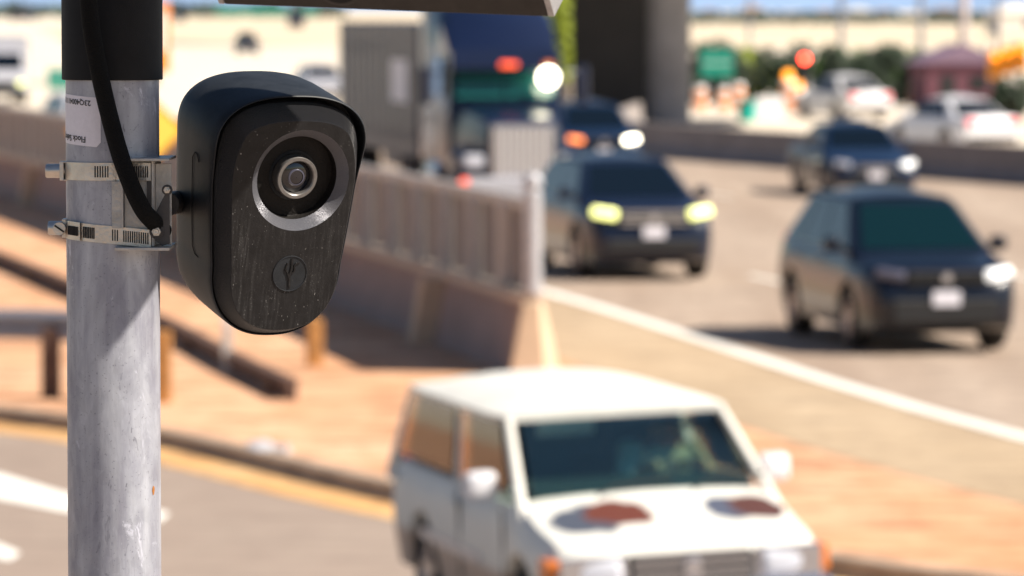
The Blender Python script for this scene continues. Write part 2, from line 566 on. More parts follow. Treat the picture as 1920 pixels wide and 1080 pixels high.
# highway: edge of the carriageway follows the white line, the far side goes past the median wall
EDGE = catmull([(30, -45), (13, 17.5), (9.4, 27), (4.54, 42.5), (.29, 65.2), (-6.3, 94), (-17, 132), (-62, 290), (-190, 640)], 6)
hw = [(p.x, p.y) for p in offset_path(EDGE, .0)]
sheet('highway', hw + [(-60, 640), (60, 200), (60, 60), (60, -45)], -.004, 'road_concrete')
shl = [(p.x, p.y) for p in EDGE[10:34]]
shoulder_out = offset_path(EDGE, 2.1)
so_ = [(p.x, p.y) for p in shoulder_out[10:34]]
sheet('shoulder', shl + so_[::-1], -.008, 'shoulder_concrete')
e1, e2 = offset_path(EDGE, .11), offset_path(EDGE, -.13)
sheet('edge_line', [(p.x, p.y) for p in e1[4:44]] + [(p.x, p.y) for p in reversed(e2[4:44])], 0.0, 'white_paint')
sheet('far_carriageway', [(4.5, 128), (12, 106), (26, 68), (60, 40), (400, 60), (400, 330), (-120, 520), (-40, 250)], 0.0, 'pale_concrete')
sheet('far_road', [(-16, 150), (-5, 150), (-20, 270), (-90, 900), (-200, 2400), (-420, 2400), (-190, 900), (-70, 330)], .004, 'pale_concrete')
sheet('apron', [(-21, 150), (-16, 150), (-70, 330), (-190, 900), (-420, 2400), (-1400, 2400), (-300, 400), (-60, 160)], .0, 'pale_concrete')
def paint_poly(name, px, z):
    return sheet(name, [(gp(x, y, z).x, gp(x, y, z).y) for x, y in px], z, 'white_paint')
paint_poly('ramp_line', [(-60, 872), (0, 888), (120, 924), (240, 945), (318, 962), (300, 978), (230, 975), (120, 958), (0, 935), (-60, 920)], RAMPZ + .004)
paint_poly('ramp_dash', [(-90, 1000), (0, 1020), (38, 1036), (20, 1050), (-90, 1030)], RAMPZ + .004)
# lane marks on the highway
for k, off in enumerate((-3.7, -7.4, -11.1)):
    a, b = offset_path(EDGE, off + .06), offset_path(EDGE, off - .06)
    for i in (16, 19, 22, 24, 26, 28, 30, 32):
        if k == 2 and i < 22:
            continue
        sheet('lane_line', [(a[i].x, a[i].y), (lerp(a[i].x, a[i + 1].x, .55), lerp(a[i].y, a[i + 1].y, .55)), (lerp(b[i].x, b[i + 1].x, .55), lerp(b[i].y, b[i + 1].y, .55)), (b[i].x, b[i].y)], .0, 'white_paint')
# distant hills
hb = MB()
rings = []
for j, (yy, hh) in enumerate(((7000, 0), (7600, .55), (8300, 1.0), (9500, .7))):
    rings.append([(x, yy + 200 * math.sin(x * .003 + j), -2 + hh * (150 + 60 * math.sin(x * .0017 + 1) + 35 * math.sin(x * .006))) for x in range(-6000, 6001, 150)])
hb.rings(rings, False, False)
tag(hb.build('hills', 'hazy_hill', None, 60), kind='structure')

# ------------------------------------------------------------------ barrier, fence, walls
def sweep(path, prof, b=None, cap=True):      # prof: (offset to the left of travel, z)
    b = b or MB()
    rings = []
    for i, p in enumerate(path):
        t = (path[min(i + 1, len(path) - 1)] - path[max(i - 1, 0)]).normalized()
        n = Vector((-t.y, t.x))
        rings.append([(p.x + n.x * o_, p.y + n.y * o_, z) for o_, z in prof])
    return b.rings(rings, True, cap)
BAR = catmull([(.22, 50), (-1.81, 60.4), (-5.8, 78.8), (-10.5, 99), (-17.5, 126), (-27, 160)], 8)
bt = thing('concrete_barrier', 'brown concrete roadside barrier under the grey fence, ending behind the white SUV', 'barrier', (.22, 50, 0))
def local(b, t):
    o_ = t.location
    b.v = [(x - o_.x, y - o_.y, z - o_.z) for x, y, z in b.v]
    return b
jersey = [(-.26, -.02), (-.10, .74), (.10, .74), (.24, -.02)]
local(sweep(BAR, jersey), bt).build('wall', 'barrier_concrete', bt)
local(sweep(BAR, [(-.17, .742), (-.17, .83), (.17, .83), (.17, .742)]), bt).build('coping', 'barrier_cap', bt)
d0 = (BAR[1] - BAR[0]).normalized()
nl = Vector((-d0.y, d0.x))
for k, (dist, pr) in enumerate(((4.7, .20), (26, .2), (44, .2))):
    acc = 0
    for i in range(len(BAR) - 1):
        sl = (BAR[i + 1] - BAR[i]).length
        if acc + sl > dist:
            p = BAR[i].lerp(BAR[i + 1], (dist - acc) / sl)
            t = (BAR[i + 1] - BAR[i]).normalized()
            break
        acc += sl
    n = Vector((-t.y, t.x))
    b = MB()
    prof = [(.05, -.015), (.50, -.015), (.36, .735), (.05, .735)]
    b.rings([[(p.x + n.x * o_ + t.x * s_, p.y + n.y * o_ + t.y * s_, z) for o_, z in prof] for s_ in (0, .3)])
    local(b, bt).build('pilaster', 'sunlit_concrete', bt, bevel=.015)
# lit end block of the barrier
b = MB()
def ep(o_, s_, z):
    return (BAR[0].x + nl.x * o_ - d0.x * s_, BAR[0].y + nl.y * o_ - d0.y * s_, z)
b.add([ep(*q) for q in ((.27, .002, -.02), (.27, .10, -.02), (-.10, .16, -.02), (-.30, .002, -.02), (.12, .002, .74), (.12, .06, .74), (-.05, .10, .74), (-.12, .002, .74))], [(0, 1, 5, 4), (1, 2, 6, 5), (2, 3, 7, 6), (3, 0, 4, 7), (4, 5, 6, 7), (3, 2, 1, 0)])
local(b, bt).build('end_block', 'sunlit_concrete', bt, bevel=.015)

ft = thing('roadside_fence', 'grey metal fence with ribbed brown panels on top of the brown barrier', 'fence', (.22, 50, .83))
local(sweep(BAR, [(-.04, 1.70), (-.04, 1.82), (.07, 1.82), (.07, 1.70)]), ft).build('top_rail', 'fence_rail', ft)
# posts and panels every 1.8 m
pts_, acc = [], 0.0
nxt = 1.2
cum = 0.0
while True:
    # walk
    c_ = 0.0
    hit = None
    for i in range(len(BAR) - 1):
        sl = (BAR[i + 1] - BAR[i]).length
        if c_ + sl >= nxt:
            hit = (BAR[i].lerp(BAR[i + 1], (nxt - c_) / sl), (BAR[i + 1] - BAR[i]).normalized())
            break
        c_ += sl
    if hit is None:
        break
    pts_.append(hit)
    nxt += 1.8
pm = MB().box((0, 0, .45), (.15, .07, .88)).mesh('post', 'fence_post', bevel=.008)
pn = MB().box((0, 0, .45), (.035, 1.72, .87)).mesh('panel', 'fence_panel')
for i, (p, t) in enumerate(pts_):
    ang = math.atan2(t.y, t.x) - PI / 2
    n = Vector((-t.y, t.x))
    q = p + n * .085
    link('post', pm, ft, (q.x - .22, q.y - 50, .0), ang)
    if i + 1 < len(pts_):
        q = (p + pts_[i + 1][0]) / 2 - n * .02
        link('panel', pn, ft, (q.x - .22, q.y - 50, .0), ang)
pe = BAR[0] + d0 * .02 - Vector((.22, 50))
q = BAR[0] + d0 * .65 - Vector((.22, 50))
link('panel', MB().box((0, 0, .45), (.035, 1.1, .87)).mesh('panel', 'fence_panel'), ft, (q.x, q.y, 0), math.atan2(d0.y, d0.x) - PI / 2)
MB().lathe([(.095, 0), (.095, 1.06), (.07, 1.08), (.06, 1.10), (.10, 1.13), (.11, 1.18), (.08, 1.24), (.01, 1.26)], 20, 'z', (pe.x, pe.y, 0), True).build('end_post', 'post_steel', ft, 40)

MED = catmull([(27, 62), (11.1, 104), (3.7, 124), (2.6, 132), (4.0, 152)], 8)
mt_ = thing('median_barrier', 'low dark grey concrete median wall behind the dark blue cars', 'barrier', (11.1, 104, 0))
local(sweep(MED, [(-.3, -.015), (-.3, .08), (-.14, .3), (-.09, .78), (.09, .78), (.14, .3), (.3, .08), (.3, -.015)]), mt_).build('wall', 'median_concrete', mt_)
local(sweep(MED, [(-.11, .782), (-.11, .83), (.11, .83), (.11, .782)]), mt_).build('coping', 'median_concrete', mt_)

# bridge pier, and an unseen deck added above it to shade it
pt = thing('bridge_pier', 'massive dark concrete bridge pier rising beyond the fence', 'bridge pier', (3.9, 158, 0))
MB().prism([(-1.95, -1.1), (.52, -1.3), (.52, .9), (-1.7, 1.0)], -.02, 6.0).build('shaded_shaft', 'pier_shade', pt, bevel=.05)  # near-black colour paints in the shade on the pier's left part
MB().lathe([(1.0, -.02), (1.0, 6.0)], 28, 'z', (.98, .2, 0), True).build('round_shaft', 'pier_concrete', pt, 50)
MB().box((1, 0, 6.4), (8, 3.0, .8)).build('cap_beam', 'pier_concrete', pt, bevel=.05)
dk = thing('shade_deck', 'unseen concrete deck added over the pier to shade it', 'bridge', (2, 158, 6.8))
MB().box((0, 0, .5), (24, 13, 1.0)).build('slab', 'deck_concrete', dk)
for s_ in (-1, 1):
    MB().box((0, s_ * 6.35, 1.45), (24, .25, .9)).build('parapet', 'deck_concrete', dk)

# ------------------------------------------------------------------ left verge: guardrail, low rail, posts, sign
gt = thing('guardrail', 'grey steel guardrail on dark timber posts left of the pole', 'guardrail', (gp(305, 752).x, gp(305, 752).y, 0))
o_ = gt.location
P0, P1, P2 = gp(290, 752), gp(60, 742), gp(-220, 736)
path = [Vector((p.x, p.y)) for p in (P0, P1, P2)]
RZ = .05
wprof = [(0, .50), (.05, .53), (.05, .58), (0, .62), (0, .66), (.05, .70), (.05, .75), (0, .80), (-.012, .80), (.038, .75), (.038, .70), (-.012, .66), (-.012, .62), (.038, .58), (.038, .53), (-.012, .50)]
local(sweep(path, [(q_, z_ + RZ) for q_, z_ in wprof]), gt).build('rail', 'guardrail_steel', gt, 30)
for t in (.22, .38, .75):
    q = P0.lerp(P2, t)
    MB().box((q.x - o_.x, q.y - o_.y + .14, .33), (.18, .2, .70)).build('post', 'rusty_rail', gt, bevel=.01)
MB().box((P0.x - o_.x + .06, P0.y - o_.y + .0, .33), (.20, .2, .70)).build('end_post', 'wood_post', gt, bevel=.01)
lr = [gp(x, y) for x, y in ((548, 748), (430, 690), (310, 626), (140, 556), (0, 497), (-200, 420))]
lt = thing('low_steel_rail', 'dark rusty rail lying low along the orange dirt verge', 'rail', (lr[0].x, lr[0].y, 0))
local(sweep(catmull([(p.x, p.y) for p in lr], 6), [(-.05, -.01), (-.05, .10), (-.07, .19), (.07, .19), (.05, .10), (.05, -.01)]), lt).build('beam', 'rusty_rail', lt, bevel=.01)
for i, (x, y) in enumerate(((515, 735), (360, 655), (60, 525))):
    p = gp(x, y)
    MB().box((p.x - lr[0].x, p.y - lr[0].y, .04), (.22, .3, .1)).build('tie', 'weathered_wood', lt)
def timber(x, y, h, wd, label, m='wood_post'):
    p = gp(x, y)
    t = thing('timber_post', label, 'post', (p.x, p.y, -.02), .2)
    MB().box((0, 0, h / 2), (wd, wd, h)).build('shaft', m, t, bevel=.012)
    MB().add([(-wd / 2, -wd / 2, h + .002), (wd / 2, -wd / 2, h + .002), (wd / 2, wd / 2, h + .002), (-wd / 2, wd / 2, h + .002), (0, 0, h + .035)], [(0, 1, 4), (1, 2, 4), (2, 3, 4), (3, 0, 4), (3, 2, 1, 0)]).build('cap', m, t)
timber(590, 684, .50, .17, 'orange-brown timber post below the black device, in front of the barrier')
p = gp(426, 694)
t = thing('marker_post', 'thin grey marker post standing in the orange dirt', 'post', (p.x, p.y, -.02))
MB().box((0, 0, .3), (.10, .03, .6)).build('blade', 'fence_post', t, bevel=.005)
MB().box((0, -.018, .52), (.08, .006, .1)).build('reflector', 'white_sheet', t)
# yellow diamond sign, its post hidden by the pole
sp = gp(240, 778)
st = thing('warning_sign', 'yellow diamond warning sign showing just right of the galvanised pole', 'road sign', (sp.x, sp.y, -.02), R(12))
zc = at(240, 245, sp.y).z + .02
MB().box((0, .03, zc / 2 + .2), (.06, .04, zc + .4)).build('post', 'post_steel', st)
h_ = .56
b = MB().prism([(0, -h_), (h_, 0), (0, h_), (-h_, 0)], -.004, .004, 'y')
pl = b.build('plate', 'sign_yellow_edge', st, bevel=.002)
pl.location = (0, 0, zc)
b = MB().prism([(0, -h_ + .05), (h_ - .05, 0), (0, h_ - .05), (-h_ + .05, 0)], -.0075, -.0045, 'y')
f_ = b.build('face', 'sign_yellow', st)
f_.location = (0, 0, zc)
# litter in the gutter
p = gp(505, 872, RAMPZ)
b = MB()
rnd = random.Random(3)
rings = []
for i in range(7):
    a = i / 6
    r_ = .17 * math.sin(PI * min(max(a, .04), .96)) + .02
    rings.append([(-.28 + .56 * a + rnd.uniform(-.02, .02), r_ * math.cos(2 * PI * j / 12) * rnd.uniform(.7, 1.2), .09 + .11 * math.sin(2 * PI * j / 12) * rnd.uniform(.6, 1.1)) for j in range(12)])
b.rings(rings)
lb = b.build('litter_bag', 'litter_plastic', None, 50)
lb.location = (p.x, p.y, RAMPZ + .006)
lb.rotation_euler.z = R(-50)
tag(lb, 'crumpled pale grey plastic bag lying against the kerb', 'litter')

# ------------------------------------------------------------------ vehicles
def wheel(root, x, y, r, wd, side, lug='alloy'):
    w_ = thing_part('wheel', root, (x, y, r))
    sgn = side
    prof = [(r * .62, -wd / 2), (r * .93, -wd / 2), (r, -wd * .36), (r, wd * .36), (r * .93, wd / 2), (r * .62, wd / 2)]
    ty = MB().lathe(prof, 24, 'x').build('tyre', 'tyre_rubber', w_, 40)
    b = MB().lathe([(r * .62, sgn * wd * .46), (r * .56, sgn * wd * .30), (r * .2, sgn * wd * .25), (r * .01, sgn * wd * .25)], 24, 'x')
    for k in range(5):
        a = 2 * PI * k / 5
        b.box((sgn * wd * .38, math.sin(a) * r * .32, math.cos(a) * r * .32), (wd * .16, r * .17, r * .56), (-a, 0, 0))
    b.lathe([(r * .17, sgn * wd * .25), (r * .16, sgn * wd * .46), (.005, sgn * wd * .47)], 12, 'x')
    b.build('rim', lug, w_, 40)
    return w_
def thing_part(name, parent, loc):
    e = bpy.data.objects.new(name, None)
    C.objects.link(e)
    e.parent = parent
    e.location = loc
    e.empty_display_size = .05
    return e

def body_loft(S):
    L_, W_ = S['L'], S['W'] / 2
    n = 110
    rings = []
    wr = S['wheel_r'] + .055
    for i in range(n + 1):
        u = i / n
        y = -L_ / 2 + L_ * u
        zt = interp(S['top'], y)
        zb = interp(S['bot'], y)
        wd = W_ * interp(S['plan'], y)
        fl = max(zb, .22)
        arch = zb
        for yw in S['axles']:
            d = abs(y - yw)
            if d < wr:
                arch = max(arch, S['wheel_r'] + math.sqrt(wr * wr - d * d))
        arch = min(arch, zt - .12)
        h = zt - zb
        half = [(0, fl), (wd * .70, fl), (wd * .72, max(arch - .01, fl)), (wd * .965, arch), (wd * .995, max(arch + .02, zb + .28 * h)), (wd, max(arch + .05, zb + .52 * h)), (wd * .985, max(arch + .08, zb + .74 * h)), (wd * .955, zt - .075), (wd * .90, zt - .022), (wd * .72, zt), (wd * .36, zt + .015), (0, zt + .02)]
        ring = [(x, y, z) for x, z in half] + [(-x, y, z) for x, z in reversed(half[1:-1])]
        rings.append(ring)
    return MB().rings(rings)

def quad_at(c, u0, u1, v0, v1, off):      # c: corners a(0,0) b(1,0) c(1,1) d(0,1), ccw from outside
    a, b, cc, d = [Vector(p) for p in c]
    def P(u, v):
        return a.lerp(b, u).lerp(d.lerp(cc, u), v)
    n = (b - a).cross(d - a).normalized()
    return [P(u0, v0) + n * off, P(u1, v0) + n * off, P(u1, v1) + n * off, P(u0, v1) + n * off]

def car(name, label, S, loc, rz, group=None, lamps=('head_lens', 'head_lens'), glass='dark_glass', rear=False, roll=0.0, hollow=False):
    root = thing(name, label, 'car', loc, rz, group)
    holder = root
    L_, W_ = S['L'], S['W']
    pm_ = S['paint']
    body = body_loft(S).build('body', pm_, root, 38)
    if roll:
        body.rotation_euler.y = roll
    G = S['gh']
    zb, zr = G['zb'], G['zr']
    A = [(-G['wb'], G['yf'], zb), (G['wb'], G['yf'], zb), (G['wr'], G['rf'], zr), (-G['wr'], G['rf'], zr)]     # windscreen (faces -y)
    B = [(G['wb'], G['yr'], zb), (-G['wb'], G['yr'], zb), (-G['wr'], G['rr'], zr), (G['wr'], G['rr'], zr)]     # rear window
    SR = [A[1], B[0], B[3], A[2]]
    SL = [B[1], A[0], A[3], B[2]]
    vs_ = [(x, y, z - .10) for x, y, z in (A[0], A[1], B[0], B[1])] + [A[3], A[2], B[3], B[2]]
    # straight sides keep the glass planes: extend base along the same slope
    def ext(p, q):
        p, q = Vector(p), Vector(q)
        return p + (p - q) * (.10 / (q.z - p.z))
    base = [ext(A[0], A[3]), ext(A[1], A[2]), ext(B[0], B[3]), ext(B[1], B[2])]
    if not hollow:
        b = MB().add(base + [A[3], A[2], B[3], B[2]], [(3, 2, 1, 0), (4, 5, 6, 7), (0, 1, 5, 4), (1, 2, 6, 5), (2, 3, 7, 6), (3, 0, 4, 7)])
        b.build('cabin', pm_, body, 40, bevel=.12, seg=5)
        # crowned roof
        rf = []
        for i in range(7):
            v = i / 6
            y = lerp(G['rf'] + .03, G['rr'] - .03, v)
            rf.append([(x * G['wr'] * .97, y, zr - .014 + .10 * (1 - x * x) * math.sin(PI * (.08 + .84 * v))) for x in (-1, -.8, -.5, -.2, .2, .5, .8, 1)])
        MB().rings(rf, False, False).build('roof', pm_, body, 60)
    else:
        hollow(body, A, B, SR, SL, pm_)
    mg = .5
    MB().slab(quad_at(A, .07, .93, .06, .86, .006), .012).build('windscreen', glass, body)
    MB().slab(quad_at(B, .08, .92, .12, .88, .006), .012).build('rear_window', 'dark_glass' if not hollow else glass, body)
    sg = 'dark_glass' if not hollow else 'bronze_glass'
    for c_, fl in ((SR, False), (SL, True)):
        for (u0, u1) in S['sidew']:
            a_, b_ = (u0, u1) if not fl else (1 - u1, 1 - u0)
            MB().slab(quad_at(c_, a_, b_, .06, .88, .006), .012).build('side_window', sg, body)
    MB().box((0, 0, .30), (W_ * .66, L_ * .86, .16)).build('underbody', 'black_trim', root)
    for yw in S['axles']:
        for sx in (-1, 1):
            wheel(root, sx * (W_ / 2 - .125), yw, S['wheel_r'], .22, sx, S.get('rim', 'alloy'))
    # front
    yF = -L_ / 2
    F = S['front']
    for sx, lm in ((-1, lamps[0]), (1, lamps[1])):
        cx, cz, wd_, hh, dy, yaw = F['lamp']
        hl = MB().box((0, 0, 0), (wd_, .16, hh)).build('headlight', lm, body, bevel=min(hh, wd_) * .3, seg=3, smooth=50)
        hl.location = (sx * cx, yF + dy, cz)
        hl.rotation_euler = (0, sx * R(F.get('tilt', 0)), sx * R(yaw))
    gw, gh_, gz, gm = F['grille']
    gr = MB().box((0, 0, 0), (gw, .10, gh_)).build('grille', 'black_trim', body, bevel=.02)
    gr.location = (0, yF + F.get('gdy', .035), gz)
    nb = F.get('bars', 3)
    for k in range(nb):
        MB().box((0, -.055, -gh_ / 2 + gh_ * (k + .5) / nb), (gw * .95, .02, gh_ / nb * .42)).build('bar', gm, gr)
    MB().lathe([(.005, -.02), (.055, -.02), (.065, 0)], 16, 'y', (0, -.065, .0), False).build('badge', 'chrome', gr, 50)
    iw, ih, iz = F['intake']
    MB().box((0, yF + F.get('idy', .03), iz), (iw, .10, ih)).build('lower_intake', 'black_trim', body, bevel=.02)
    px_, pz_ = F.get('plate', (0, .48))
    MB().box((px_, yF - .022, pz_), (.31, .02, .16)).build('number_plate', 'plate_white', body, bevel=.005)
    for sx in (-1, 1):
        MB().box((sx * F.get('fogx', W_ * .37), yF + F.get('fdy', .11), F.get('fogz', .42)), (.16, .10, .09)).build('fog_light', F.get('fogm', 'head_lens'), body, bevel=.03)
        mr = MB().box((0, 0, 0), (.20, .12, .17)).build('mirror', S.get('mirror', pm_), body, bevel=.045, seg=3, smooth=50)
        mr.location = (sx * (W_ / 2 + .06), G['yf'] + .38, zb + .08)
        MB().box((-sx * .12, .02, -.05), (.16, .06, .05)).build('mirror_stalk', S.get('mirror', pm_), mr, bevel=.015)
        for (u0, u1) in S['sidew'][:2]:
            yh = lerp(G['yf'], G['yr'], u1) - .05
            MB().box((sx * (W_ / 2 - .004), yh, zb - .12), (.03, .18, .035)).build('door_handle', S.get('handle', pm_), body, bevel=.01)
    # back
    yB = L_ / 2
    for sx in (-1, 1):
        MB().box((sx * (W_ * .43 - .17), yB - .05, S['tail'][0]), (.30, .12, S['tail'][1])).build('tail_light', 'tail_red', body, bevel=.03)
    MB().box((0, yB - .012, S['tail'][0] - .02), (.34, .04, .17)).build('number_plate', 'plate_white', body, bevel=.005)
    MB().box((0, yB - .03, .40), (W_ * .8, .10, .14)).build('rear_bumper', 'black_trim', body, bevel=.03)
    return root

def suv_spec(L=4.6, W=1.85, H=1.69, paint_='navy_paint', hood=.98, cowl=1.08, belt=1.06, wr=.355):
    a, b = -L / 2, L / 2
    return dict(L=L, W=W, paint=paint_, wheel_r=wr, axles=(a + .93, b - 1.0),
        top=[(a, .70), (a + .05, .80), (a + .14, hood - .07), (a + .32, hood), (a + 1.05, cowl), (a + 1.3, belt + .02), (b - .5, belt + .06), (b - .12, belt + .02), (b - .03, belt - .12), (b, belt - .3)],
        bot=[(a, .42), (a + .06, .30), (a + .3, .24), (b - .3, .27), (b - .05, .36), (b, .46)],
        plan=[(a, .74), (a + .06, .84), (a + .18, .92), (a + .5, .985), (a + 1.0, 1), (b - .6, 1), (b - .15, .94), (b, .86)],
        gh=dict(zb=belt + .02, zr=H - .03, yf=a + .95, rf=a + 1.92, rr=b - .75, yr=b - .12, wb=W * .455, wr=W * .325),
        sidew=((.07, .38), (.41, .70), (.73, .92)),
        front=dict(lamp=(W * .335, hood - .10, .34, .11, .10, 24), tilt=-8, grille=(W * .50, .16, hood - .14, 'black_trim'), intake=(W * .66, .26, .48), plate=(0, .62), bars=3),
        tail=(belt - .04, .22))
def sedan_spec(L=4.75, W=1.82, H=1.45, paint_='navy_paint', wr=.33):
    a, b = -L / 2, L / 2
    return dict(L=L, W=W, paint=paint_, wheel_r=wr, axles=(a + .95, b - 1.05),
        top=[(a, .58), (a + .06, .66), (a + .2, .74), (a + .6, .82), (a + 1.25, .94), (a + 1.5, .95), (b - 1.0, .98), (b - .6, 1.0), (b - .12, .99), (b - .03, .9), (b, .72)],
        bot=[(a, .36), (a + .06, .24), (a + .3, .19), (b - .3, .22), (b - .05, .32), (b, .44)],
        plan=[(a, .74), (a + .06, .84), (a + .18, .92), (a + .5, .985), (a + 1.0, 1), (b - .6, 1), (b - .15, .94), (b, .86)],
        gh=dict(zb=.94, zr=H - .03, yf=a + 1.2, rf=a + 2.0, rr=b - 1.45, yr=b - .65, wb=W * .45, wr=W * .33),
        sidew=((.10, .47), (.50, .86)),
        front=dict(lamp=(W * .36, .67, .33, .12, .13, 27), tilt=-8, grille=(W * .45, .12, .60, 'chrome'), intake=(W * .6, .14, .36), plate=(0, .45), bars=2),
        tail=(.82, .2))

TH = R(10.6)
# dark crossover in the near lane
S = suv_spec(4.6, 1.80, 1.70, 'blue_black_paint')
p = gp(1738, 650)
car('crossover_car', 'dark navy crossover nearest the camera on the highway, right of the white line', S, (p.x - .30, p.y + 1.0, 0), R(10), 'dark cars driving towards the camera', ('head_dim', 'lamp_white'), 'teal_glass')
# navy SUV behind the fence end
S = suv_spec(4.8, 1.88, 1.68, 'navy_paint', hood=1.03, cowl=1.11, belt=1.09, wr=.38)
S['front'].update(grille=(1.0, .22, .88, 'chrome'), lamp=(.68, .95, .36, .14, .12, 25), plate=(0, .68), fogm='chrome', intake=(1.3, .16, .5))
p = gp(1200, 517)
car('family_suv', 'navy blue SUV with yellowish headlights just past the end of the fence', S, (p.x - .3, p.y + 1.0, 0), R(11), 'dark cars driving towards the camera', ('lamp_yellow', 'lamp_yellow'))
# dark blue sedan further back beside the median
S = sedan_spec(4.8, 1.85, 1.46, 'slate_blue_paint')
p = gp(1612, 366)
car('blue_sedan', 'dark blue sedan driving beside the median wall behind the navy crossover', S, (p.x - .1, p.y + 1.0, 0), R(8), 'dark cars driving towards the camera', ('head_lens', 'lamp_white'))
# blue car between the truck and the pier
S = suv_spec(4.7, 1.85, 1.68, 'slate_blue_paint')
p = gp(1120, 332)
car('blue_hatchback', 'blue car with one bright and one orange lamp between truck and bridge pier', S, (p.x - .2, p.y + 1.0, 0), R(8), 'dark cars driving towards the camera', ('lamp_orange', 'bright_lamp_and_glint'))
# white cars going away beyond the median
S = sedan_spec(4.7, 1.82, 1.5, 'white_car_paint')
p = gp(1622, 226)
car('white_sedan', 'white car driving away beyond the median wall, above the dark blue sedan', S, (p.x - .6, p.y + 2.2, 0), R(20) + PI, 'white cars beyond the median')
p = gp(1842, 289)
S = sedan_spec(4.7, 1.82, 1.45, 'white_car_paint')
car('white_sedan', 'white sedan with red tail light near the right edge beyond the median wall', S, (p.x - .6, p.y + 2.2, 0), R(22) + PI, 'white cars beyond the median')
# far left traffic
p = gp(250, 318)
S = suv_spec(5.0, 1.95, 1.78, 'white_car_paint')
car('white_suv', 'white SUV with dark glass passing behind the fence, left of the pole', S, (p.x - 1.2, p.y + 1.5, 0), R(15))
p = gp(460, 102)
car('distant_car', 'small dark car far away on the pale road above the device', suv_spec(4.6, 1.85, 1.8, 'blue_black_paint'), (p.x, p.y + 2, 0), R(8), 'distant traffic on the pale road')
p = gp(640, 190)
car('distant_car', 'pale blue car beyond the pale road just left of the truck trailer', sedan_spec(4.7, 1.85, 1.5, 'silver_paint'), (p.x - 1, p.y + 2, 0), R(12), 'distant traffic on the pale road')

# old white SUV on the ramp, with a driver
def suv_cabin(body, A, B, SR, SL, pm_):
    zr = A[2][2]
    def pil(p, q, wd, name='pillar'):
        p, q = Vector(p), Vector(q)
        d = (p - q) * (.12 / (q.z - p.z))
        MB().tube([p + d, q - Vector((0, 0, .045))], [wd, wd * .85], 8).build(name, pm_, body, 50)
    for s_, X in ((1, SR), (-1, SL)):
        f0, f1 = (X[0], X[3]) if s_ == 1 else (X[1], X[2])
        r0, r1 = (X[1], X[2]) if s_ == 1 else (X[0], X[3])
        for u, wd in ((0, .035), (.452, .045), (1, .05)):
            a = Vector(f0).lerp(Vector(r0), u); b = Vector(f1).lerp(Vector(r1), u)
            ins = Vector((-.03 * s_, 0, 0))
            pil(a + ins, b + ins, wd)
    rf = []
    for i in range(9):
        v = i / 8
        y = lerp(A[2][1] - .05, B[2][1] + .05, v)
        k = 1 - .05 * (abs(2 * v - 1) ** 6)
        up = [(x * (A[2][0] + .035) * k, y, zr - .03 + .105 * (1 - abs(x) ** 2.6) * (1 - abs(2 * v - 1) ** 4 * .75)) for x in (-1, -.93, -.8, -.55, -.28, 0, .28, .55, .8, .93, 1)]
        dn = [(x * (A[2][0] + .03) * k, y, zr - .065) for x in (1, .5, 0, -.5, -1)]
        rf.append(up + dn)
    roof = MB().rings(rf).build('roof', pm_, body, 45)
    MB().box((0, .35, A[0][2] + .005), (1.40, 2.9, .05)).build('cabin_deck', 'interior_dark', body)
    for x in (-.30, .28):
        MB().tube([(x, A[0][1] - .03, A[0][2] + .015), (x + .10, A[0][1] + .01, A[0][2] + .06), (x + .48, A[0][1] + .06, A[0][2] + .085)], .009, 6).build('wiper', 'black_trim', body)
    for s_ in (-1, 1):
        for y in (A[0][1] + .12, A[0][1] + 1.24):
            MB().box((s_ * .847, y, .76), (.012, .014, .52)).build('door_seam', 'black_trim', body)
    MB().box((0, A[0][1] + .33, A[0][2] + .03), (1.36, .5, .09)).build('dashboard', 'interior_dark', body, bevel=.04)
    for x in (-.37, .37):
        st_ = MB().box((0, 0, .16), (.48, .14, .44)).build('seat', 'seat_cloth', body, bevel=.05, seg=3, smooth=50)
        st_.location = (x, .02, A[0][2])
        st_.rotation_euler.x = R(-12)
        MB().box((0, .0, .45), (.26, .10, .18)).build('headrest', 'seat_cloth', st_, bevel=.04, seg=3, smooth=50)
    MB().box((0, 1.0, A[0][2] + .15), (1.25, .14, .40)).build('rear_seat', 'seat_cloth', body, bevel=.05)
    sw = thing_part('steering_wheel', body, (.37, A[0][1] + .68, A[0][2] + .10))
    sw.rotation_euler.x = R(60)
    pts = [(.185 * math.cos(2 * PI * k / 24), .185 * math.sin(2 * PI * k / 24), 0) for k in range(25)]
    MB().tube(pts, .015, 8, False).build('rim', 'black_trim', sw, 60)
    MB().box((0, 0, 0), (.35, .05, .02)).box((0, -.08, 0), (.05, .16, .02)).build('spokes', 'black_trim', sw)
    MB().box((-.3, A[2][1] + .02, zr - .11), (.36, .02, .12), (R(25), 0, 0)).build('sun_visor', 'plate_white', body, bevel=.01)

